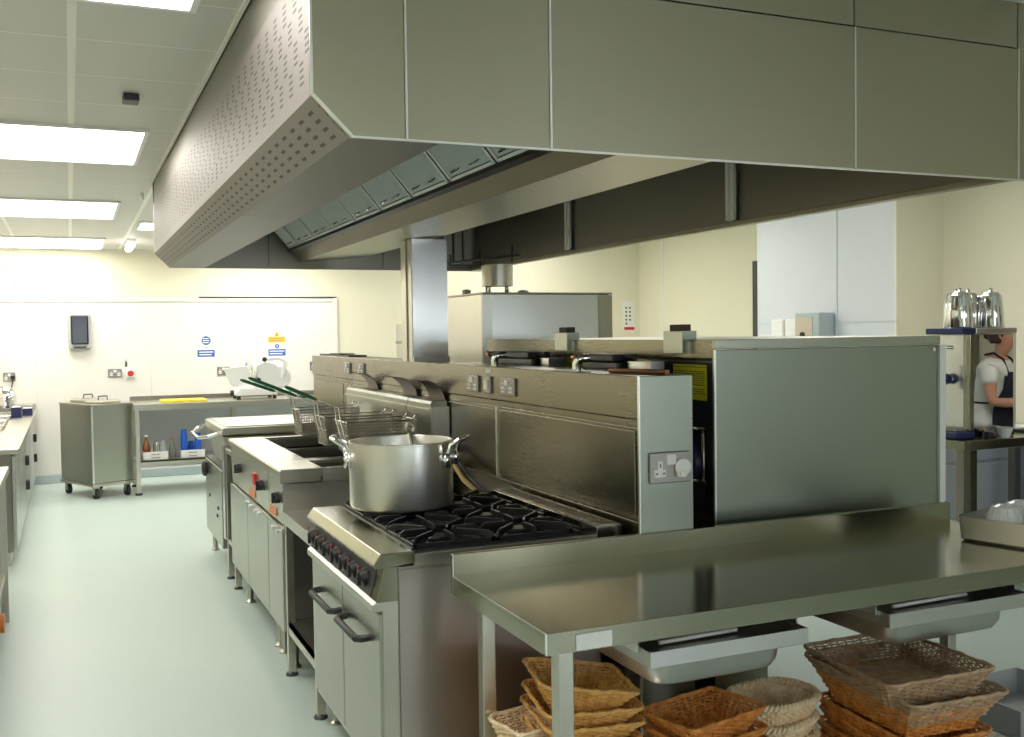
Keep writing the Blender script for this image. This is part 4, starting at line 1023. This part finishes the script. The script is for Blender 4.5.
part('triangle_mark',MB().prism([(2.285,1.615),(2.305,1.615),(2.295,1.648)],'y',YW-.003,YW-.002),BLACK,a)
a=part('yellow_bar',MB().box(2.19,2.395,YW-.002,YW,1.53,1.60),SIGNY,T); part('print_lines',lines(MB(),2.205,2.38,1.54,1.59,2,YW-.002),TERRA,a)
a=part('blue_disc',MB().lathe([(0,-.002),(.026,-.002),(.026,0)],(2.295,YW,1.487),24,'y'),SIGNB,T)
part('disc_mark',MB().box(2.290,2.300,YW-.003,YW-.002,1.475,1.50),WHITEP,a)
a=part('blue_bar',MB().box(2.19,2.395,YW-.002,YW,1.37,1.45),SIGNB,T); part('print_lines',lines(MB(),2.205,2.38,1.38,1.44,2,YW-.002),WHITEP,a)
# notice beside the far right corner
T=thing('corner_notice','narrow white notice with small black symbols and a red strip by the far corner','notice',(7.16,YFAR,1.5))
part('sheet',MB().box(7.07,7.27,YFAR-.004,YFAR,1.60,2.02),WHITEP,T)
mb=MB()
for k in range(5):
    for j in range(2 if k else 1): mb.box(7.12+j*.06,7.145+j*.06,YFAR-.005,YFAR-.004,1.70+k*.055,1.725+k*.055)
part('symbols',mb,DARKP,T); part('red_strip',MB().box(7.10,7.26,YFAR-.006,YFAR-.004,1.625,1.665),RED,T)
solo('red_tab',MB().box(6.88,7.20,YFAR-.03,YFAR-.004,1.475,1.51),RED,'small red strip on the far wall below the corner notice','strip')
# ------------------------------------------------------------------ left counters
CDOOR=steel('pale counter door steel',(.62,.62,.60),.3,(1,1,40),.05)
T=thing('refrigerated_counter','long steel counter with black handled doors running to the far wall at left','counter',(-.75,10.1,0))
part('worktop',B(XL+.02,-.345,7.93,12.36,.80,.84),ST_TABLE if False else ST,T,bevel=.006)
part('cabinet',B(XL+.03,-.40,7.98,12.34,.10,.80),ST_DARK,T,bevel=.003)
part('plinth',B(XL+.05,-.42,8.0,12.3,0,.10),ST,T)
ds=[(8.0,8.55),(8.62,9.72),(9.80,10.75),(10.83,11.88),(11.95,12.3)]
for i,(a,b_) in enumerate(ds):
    d=part('door',B(-.40,-.375,a,b_,.12,.78),CDOOR,T,bevel=.003)
    for z in ((.57,.36) if i in (1,3) else ()): part('handle',MB().box(-.38,-.345,b_-.10,b_-.02,z-.04,z+.04),BLACK,d,bevel=.004)
part('red_tag',B(-.38,-.377,11.0,11.05,.14,.24),RED,T)
part('rear_upstand',B(XL+.02,XL+.04,7.93,12.36,.84,.94),ST,T)
part('end_upstand',B(XL+.04,-.36,12.34,12.36,.84,.90),ST,T)
T=thing('near_counter','steel counter cut by the left edge of the picture, nearest the viewer','counter',(-.75,5.5,0))
part('worktop',B(XL+.02,-.35,4.3,6.75,.81,.85),ST,T,bevel=.005)
part('cabinet',B(XL+.03,-.39,4.34,6.68,.12,.81),ST_SHEET,T,bevel=.003)
part('corner_leg',B(-.395,-.355,6.40,6.44,.0,.81),ST,T,bevel=.003); part('corner_leg',B(-.395,-.355,4.5,4.54,.0,.81),ST,T,bevel=.003)
part('orange_wheel',MB().cyl((-.40,5.92,.12),(-.352,5.92,.12),.05,20),ORANGE,T)
for z in (.25,): part('undershelf_rail',B(-.39,-.37,4.5,6.40,z,z+.03),ST,T)
# things on the left counter
for k in range(4):
    y=9.0+k*.62
    t=thing('baking_tray','shallow steel tray lying on the left counter, %s from the viewer'%['nearest','second','third','furthest'][k],'tray',(-.74,y+.25,.84),0,'steel trays on the left counter')
    part('tray_floor',B(-.95,-.56+.01*(k%2),y,y+.5,.84,.846),ST,t)
    part('tray_rim',MB().tube(rr_loop(-.955,-.55+.01*(k%2),y-.005,y+.505,.03,.878),.007,8,closed=True),ST_BRIGHT,t)
    part('tray_side',MB().box(-.955,-.950,y,y+.5,.846,.875).box(-.56+.01*(k%2),-.555+.01*(k%2),y,y+.5,.846,.875).box(-.95,-.56,y,y+.004,.846,.875).box(-.95,-.56,y+.496,y+.5,.846,.875),ST,t)
T=thing('chrome_mixer','rounded chrome appliance on blue grey feet at the back of the left counter','appliance',(-.60,11.55,.84))
part('dome',MB().lathe([(0,.30),(.05,.29),(.09,.25),(.11,.18),(.11,.08),(0,.08)],(-.62,11.55,.84),28),CHROME,T)
part('foot_base',MB().box(-.74,-.50,11.44,11.66,.84,.92),ST_DARK,T,bevel=.01)
for i,(xx,yy,zz,lb) in enumerate(((-.50,11.2,.84,'blue carton on the left counter in front of the chrome appliance, larger one'),(-.41,11.45,.84,'small blue and white carton on the left counter edge near the chrome appliance'))):
    t=thing('blue_carton',lb,'carton',(xx,yy,zz),0,'blue cartons on the left counter')
    part('carton_body',B(xx-.045,xx+.045,yy-.09,yy+.09,zz,zz+.10-.03*i),DKBLUE,t,bevel=.003); part('carton_top',B(xx-.04,xx+.04,yy-.085,yy+.085,zz+.10-.03*i,zz+.104-.03*i),WHITEP,t)
T=thing('platform_scale','flat steel kitchen scale at the far end of the left counter','scale',(-.5,12.1,.84))
part('platform',MB().box(-.64,-.38,11.92,12.22,.90,.915),ST_BRIGHT,T,bevel=.004); part('scale_body',MB().box(-.60,-.42,11.96,12.18,.84,.90),GREYP,T,bevel=.006)
# ------------------------------------------------------------------ column boxes
XC=6.492
T=thing('control_box','grey control box with beige front and black knob mounted on the white column','control box',(XC,7.62,1.52))
part('box_body',MB().box(XC-.18,XC,7.46,7.80,1.52,1.752),plain('blue grey metal',(.42,.50,.50),.45),T,bevel=.008); part('beige_front',MB().box(XC-.186,XC-.18,7.55,7.78,1.53,1.71),plain('beige label',(.58,.50,.38),.5),T); part('knob',MB().cyl((XC-.20,7.68,1.545),(XC-.186,7.68,1.545),.03,16),BLACK,T)
for (a,b_,lb) in ((7.86,8.05,'white electrical box on the column, next to the grey control box'),(8.07,8.26,'white electrical box on the column, furthest from the grey control box')):
    t=thing('electrical_box',lb,'electrical box',(XC,(a+b_)/2,1.52),0,'white electrical boxes on the column')
    part('box_body',B(XC-.10,XC,a,b_,1.52,1.70),WHITEP,t,bevel=.008); part('lid',B(XC-.106,XC-.10,a+.01,b_-.01,1.53,1.69),WHITEP,t,bevel=.003)
solo('cable_trunking',MB().box(XC-.03,XC,8.30,8.55,1.525,1.55),WHITEP,'short white trunking on the column left of the electrical boxes','trunking')
# ------------------------------------------------------------------ server counter with boiler
T=thing('beverage_counter','steel counter on square legs under the water boiler at the right','counter',(5.8,5.0,0))
part('worktop',MB().box(5.0,6.3,4.60,5.35,.84,.90),ST_TABLE,T,bevel=.004)
for (xx,yy) in ((5.07,4.67),(6.23,4.67),(5.07,5.28),(6.23,5.28)):
    part('leg',B(xx-.03,xx+.03,yy-.03,yy+.03,0,.84),ST_DARK,T,bevel=.003)
part('dark_leg_pair',B(5.13,5.22,4.70,4.76,0,.84),ST_TABLE,T)
T=thing('water_boiler','tall steel water boiler with dark blue top and tap, its polished side reflecting a worker','water boiler',(5.36,4.9,.90))
part('base_tray',MB().box(5.04,5.20,4.69,4.99,.90,.945),DKBLUE,T,bevel=.012,seg=3)
part('drip_grille',MB().box(5.05,5.14,4.71,4.97,.945,.952),DARKP,T)
part('body',MB().box(5.165,5.545,4.706,4.97,.90,1.555),ST,T,bevel=.003)
part('polished_side',MB().box(5.19,5.54,4.70,4.706,.905,1.55),MIRROR,T)
part('corner_post',MB().box(5.155,5.19,4.695,4.73,.945,1.555),ST_TABLE,T,bevel=.003)
part('edge_bead',MB().box(5.54,5.55,4.695,4.71,.955,1.555),SEAL,T)
part('blue_top',MB().box(5.085,5.20,4.69,4.99,1.555,1.593),DKBLUE,T,bevel=.006)
part('top_plate',MB().box(5.20,5.555,4.69,4.99,1.557,1.593),ST_BRIGHT,T,bevel=.004)
part('front_panel',MB().box(5.158,5.166,4.75,4.95,.97,1.55),ST_BRIGHT,T)
t_=part('tap',MB().tube([(5.16,4.86,1.27),(5.06,4.86,1.27)],.010,10).lathe([(0,0),(.028,.005),(.03,.02),(.02,.035),(0,.035)],(0,0,0),20,mat=Matrix.Translation(Vector((5.12,4.86,1.27)))@Matrix.Rotation(PI/2,4,'Y')),CHROME,T)
part('tap_spout',MB().tube([(5.06,4.86,1.285),(5.05,4.86,1.26),(5.05,4.86,1.20)],[.014,.016,.010],12),DKBLUE,t_)
part('tap_lever',MB().tube([(5.055,4.86,1.28),(5.045,4.86,1.33),(5.05,4.86,1.35)],[.008,.008,.012],8),DKBLUE,t_)
part('tap_collar',MB().lathe([(0,-.02),(.03,-.02),(.036,0),(.03,.02),(0,.02)],(5.13,4.86,1.27),20,'x'),DKBLUE,t_)
part('badge',MB().box(5.155,5.158,4.83,4.88,1.46,1.467).box(5.155,5.158,4.83,4.88,1.475,1.482),BLACK,T)
T4=None
def teapot(x,y,lab,rz=0,s=1):
    t=thing('steel_teapot',lab,'teapot',(x,y,1.593),rz,'steel teapots on the water boiler')
    MB().lathe([(0,0),(.072,0),(.075,.01),(.066,.15),(.060,.185),(.055,.19),(0,.192)],(0,0,0),36).build('pot_body',CHROME,t)
    MB().lathe([(.054,.190),(.045,.202),(.015,.208),(.01,.215),(.014,.225),(0,.23)],(0,0,0),24).build('lid',CHROME,t)
    MB().tube([(.066,0,.06),(.095,0,.11),(.115,0,.17)],[.016,.012,.008],10).build('spout',CHROME,t)
    t.scale=(1.12,1.12,1.12)
    MB().tube([(-.062,0,.16),(-.105,0,.165),(-.115,0,.11),(-.075,0,.05)],.007,8).build('handle',CHROME,t)
    return t
teapot(5.17,4.79,'polished steel teapot on the boiler top, leftmost, over the blue edge',.72)
teapot(5.27,4.91,'polished steel teapot on the boiler top, half hidden just right of the leftmost',.6)
teapot(5.435,4.79,'polished steel teapot on the boiler top, rightmost',.8)
teapot(5.36,4.90,'polished steel teapot on the boiler top, behind and left of the rightmost one',.7)
solo('white_bowl',MB().lathe([(0,0),(.03,0),(.052,.065),(.049,.065),(.028,.005),(0,.005)],(5.50,4.665,.90) if False else (5.40,4.65,.90),28),WHITEP,'small white bowl on the counter in front of the polished boiler side','bowl')
solo('black_cup',MB().lathe([(0,0),(.025,0),(.028,.04),(.024,.04),(0,.006)],(5.27,4.66,.90),20),BLACK,'small black cup on the counter beside the boiler','cup')
solo('white_plates',MB().lathe([(0,0),(.06,0),(.12,.02),(.12,.03),(.06,.012),(0,.012)],(5.86,4.92,.90),32),WHITEP,'white plate on the counter right of the boiler','plate')
T=thing('undercounter_fridge','white grey undercounter fridge with door seams behind the counter legs','fridge',(5.9,5.75,0))
part('body',MB().box(5.25,7.0,5.5,6.1,.08,.83),plain('pale grey appliance',(.55,.57,.60),.4),T,bevel=.006)
part('plinth',B(5.3,6.95,5.55,6.05,0,.08),DARKP,T)
part('door',B(5.26,5.9,5.48,5.5,.12,.60),plain('pale grey appliance door',(.55,.57,.60),.4),T,bevel=.005); part('door',B(5.92,6.98,5.48,5.5,.12,.60),plain('pale grey appliance door 2',(.55,.57,.60),.4),T,bevel=.005)
part('drawer',B(5.26,6.98,5.48,5.5,.62,.80),plain('pale grey drawer front',(.52,.54,.58),.4),T,bevel=.005)
part('pipe_loop',MB().tube([(5.35,5.46,.80),(5.37,5.44,.66),(5.42,5.44,.60),(5.46,5.46,.66),(5.45,5.47,.78)],.008,8),GREYP,T)
solo('white_pipe',MB().tube([(5.22,5.4,0),(5.20,5.4,.4),(5.10,5.4,.82)],.015,10),WHITEP,'white waste pipe leaning beside the fridge behind the counter leg','pipe')
T=thing('lilac_panel_unit','lilac blue panelled unit beyond the counter at the right edge','unit',(6.6,5.3,0)) if False else None
solo('lilac_bin',MB().prism([(6.40,0),(6.80,0),(6.84,1.20),(6.36,1.20)],'y',5.0,5.3),MAUVE,'lilac blue bin beyond the counter at the right edge of the picture','bin',bevel=.01)
solo('steel_locker',MB().box(6.72,7.02,2.0,3.1,0,2.0),ST_DARK,'dark steel tall locker on the serving side wall','locker')  # unseen box added as a dark background in the boiler mirror
# ------------------------------------------------------------------ the worker (seen in the polished boiler side)
def skinned(name,verts,edges,radii,mat,parent,lev=2,root=0):
    me=bpy.data.meshes.new(name); me.from_pydata(verts,edges,[]); me.update()
    o=bpy.data.objects.new(name,me); COL.objects.link(o); o.parent=parent; me.materials.append(mat)
    md=o.modifiers.new('skin','SKIN'); md.use_smooth_shade=True
    me.skin_vertices
    if not me.skin_vertices: pass
    for i,r in enumerate(radii):
        sv=me.skin_vertices[0].data[i]; rr=r if isinstance(r,tuple) else (r,r); sv.radius=rr; sv.use_root=(i==root)
    sb=o.modifiers.new('sub','SUBSURF'); sb.levels=lev; sb.render_levels=lev
    return o
PW=thing('person','person in white shirt and navy apron working at the counter, seen mirrored in boiler','person',(6.46,3.74,0),math.radians(66))
PW.scale=(1.05,1.05,1.05)
V=[];E_=[];Rr=[]
def nd(p,r,par=None):
    V.append(p);Rr.append(r)
    if par is not None:E_.append((par,len(V)-1))
    return len(V)-1
pel=nd((0,0,.86),(.14,.11)); sp1=nd((.0,0,1.0),(.125,.10),pel); ch=nd((.01,0,1.15),(.14,.10),sp1); up=nd((.02,0,1.25),(.11,.085),ch)
nk=nd((.04,0,1.32),.05,up); hd0=nd((.065,0,1.375),.055,nk); hd1=nd((.085,0,1.44),(.078,.088),hd0); hd2=nd((.085,0,1.50),(.072,.08),hd1); hd3=nd((.08,0,1.54),(.045,.05),hd2)
for s in (1,-1):
    sh=nd((.02,s*.165,1.235),.055,up)
    if s==1: el=nd((.05,s*.215,.99),.04,sh); fa=nd((.17,s*.17,.985),.036,el); wr=nd((.29,s*.12,1.02),.025,fa); pm=nd((.34,s*.11,1.03),(.032,.018),wr)
    else: el=nd((.06,s*.20,1.0),.04,sh); fa=nd((.16,s*.13,.98),.036,el); wr=nd((.27,s*.05,.98),.025,fa); pm=nd((.32,s*.03,.985),(.032,.018),wr)
    b=V[pm]
    for k,(dy,l) in enumerate(((-.024,.065),(-.008,.075),(.008,.07),(.023,.055))):
        f1=nd((b[0]+.03,b[1]+dy,b[2]+.004),.009,pm); f2=nd((b[0]+.03+l*.55,b[1]+dy,b[2]-.004),.0085,f1); nd((b[0]+.03+l*.9,b[1]+dy,b[2]-.024),.007,f2)
    t1=nd((b[0]-.01,b[1]-s*.03,b[2]+.012),.011,pm); nd((b[0]+.03,b[1]-s*.045,b[2]+.004),.008,t1)
    hip=nd((0,s*.085,.80),.085,pel); kn=nd((.02,s*.10,.45),.055,hip); ank=nd((-.01,s*.10,.08),.038,kn); nd((.12,s*.11,.035),.035,ank)
skinned('body',V,E_,Rr,SKIN,PW)
V=[];E_=[];Rr=[]
a0=nd((0,0,.76),(.21,.19)); a=nd((0,0,.86),(.20,.18),a0); b=nd((0,0,1.0),(.14,.115),a); c=nd((.01,0,1.15),(.155,.115),b); d=nd((.02,0,1.26),(.12,.095),c); nd((.03,0,1.295),.07,d)
for s in (1,-1):
    q=nd((.02,s*.17,1.24),.068,d); nd((.035,s*.20,1.10),.06,q)
skinned('white_shirt',V,E_,Rr,CLOTHW,PW)
V=[];E_=[];Rr=[]
a=nd((0,0,.86),(.195,.175))
for s in (1,-1):
    q=nd((0,s*.09,.74),.105,a); q=nd((.02,s*.10,.45),.075,q); nd((0,s*.10,.10),.06,q)
skinned('trousers',V,E_,Rr,TROUSER,PW)
MB().box(-.03,.16,-.09,.09,0,.07).build('x0',BLACK,None) and None
o_=bpy.data.objects['x0']; bpy.data.objects.remove(o_,do_unlink=True)
for s in (1,-1): MB().prism([(-.07,0),(.20,0),(.20,.05),(.05,.09),(-.07,.10)],'y',s*.10-.045,s*.10+.045).build('shoe',BLACK,PW,bevel=.02,seg=3)
# apron: curved sheet around the front with bib, waist and straps
mb=MB(); rows=[(.50,.20,.19,1.25),(.70,.195,.185,1.3),(.88,.185,.172,1.35),(.97,.170,.158,1.30),(1.08,.160,.162,.95),(1.20,.155,.145,.80)]
vs=[];nA=14
for (z,ry,rx,w) in rows:
    for k in range(nA+1):
        a=-w+2*w*k/nA; vs.append((rx*math.cos(a)+.008,ry*math.sin(a),z))
fs=[(i*(nA+1)+k,i*(nA+1)+k+1,(i+1)*(nA+1)+k+1,(i+1)*(nA+1)+k) for i in range(len(rows)-1) for k in range(nA)]
ap=mb.add(vs,fs,True).build('apron',CLOTHN,PW); so=ap.modifiers.new('thick','SOLIDIFY'); so.thickness=.006; so.offset=1
for s in (1,-1): MB().tube([(.125,s*.10,1.20),(.09,s*.09,1.29),(.02,s*.075,1.335),(-.05,s*.04,1.32)],.009,6).build('apron_strap',CLOTHN,PW)
MB().tube([(.17*math.cos(a),.19*math.sin(a),.98) for a in [k*2*PI/24 for k in range(24)]],.008,6,closed=True).build('apron_tie',CLOTHN,PW)
# hair and face features
mb=MB(); vs=[];n1,n2=20,10
for i in range(n2+1):
    ph_=i/n2*PI*.62
    for k in range(n1):
        a=2*PI*k/n1; rx,ry,rz_=.105,.088,.10
        back=1.0 if math.cos(a)<0.2 else .0
        phi=ph_*(1.18 if back else .62)
        vs.append((.068+rx*math.sin(phi)*math.cos(a),ry*math.sin(phi)*math.sin(a),1.475+rz_*math.cos(phi)))
fs=[(i*n1+k,i*n1+(k+1)%n1,(i+1)*n1+(k+1)%n1,(i+1)*n1+k) for i in range(n2) for k in range(n1)]
hr=mb.add(vs,fs,True).build('hair',HAIR,PW); so=hr.modifiers.new('thick','SOLIDIFY'); so.thickness=.012; so.offset=1
MB().lathe([(0,-.03),(.022,-.02),(.028,0),(.022,.02),(0,.03)],(-.045,0,1.46),16).build('hair_bun',HAIR,PW)
MB().tube([(.150,0,1.475),(.172,0,1.45),(.178,0,1.438),(.165,0,1.430)],[.008,.011,.012,.010],8).build('nose',SKIN,PW)
for s in (1,-1):
    MB().lathe([(0,-.009),(.008,-.005),(.0095,0),(.008,.005),(0,.009)],(.152,s*.03,1.468),12,'y').build('eye',plain('dark eye',(.05,.035,.03),.2),PW)
    MB().tube([(.155,s*.045,1.484),(.166,s*.028,1.488),(.168,s*.014,1.484)],.004,6).build('eyebrow',HAIR,PW)
    MB().tube([(.075,s*.080,1.48),(.065,s*.092,1.475),(.068,s*.092,1.45),(.080,s*.082,1.435)],.009,8).build('ear',SKIN,PW)
MB().tube([(.152,.022,1.405),(.165,.0,1.407),(.152,-.022,1.405)],.006,8).build('mouth',plain('lips',(.45,.15,.13),.5),PW)
# ------------------------------------------------------------------ glowing rear panes added out of view for steel reflections and fill light
PANE_GLOW2=plain('shaded daylight pane',(.9,.95,1),.4,emit=(.86,.94,1.0),es=REAR_GLOW*.55)
PANE_GLOW=plain('daylight pane',(.9,.95,1),.4,emit=(.86,.94,1.0),es=REAR_GLOW)
for i,(a,b_,z0,z1) in enumerate(((-.2,1.3,1.2,2.2),(4.6,6.8,1.35,1.8),(3.3,4.25,.06,2.1))):
    t=bpy.data.objects.new('window_%d'%(i+1) if i<2 else 'door_1',None); COL.objects.link(t); t.location=((a+b_)/2,YREAR,z0); t['kind']='structure'
    part('window_pane',B(a,b_,YREAR+.01,YREAR+.015,z0,z1),PANE_GLOW2 if i==1 else PANE_GLOW,t)
    part('window_frame',MB().box(a-.06,b_+.06,YREAR,YREAR+.04,z0-.06,z0).box(a-.06,b_+.06,YREAR,YREAR+.04,z1,z1+.06).box(a-.06,a,YREAR,YREAR+.04,z0,z1).box(b_,b_+.06,YREAR,YREAR+.04,z0,z1).box((a+b_)/2-.03,(a+b_)/2+.03,YREAR,YREAR+.04,z0,z1),WHITEP,t)
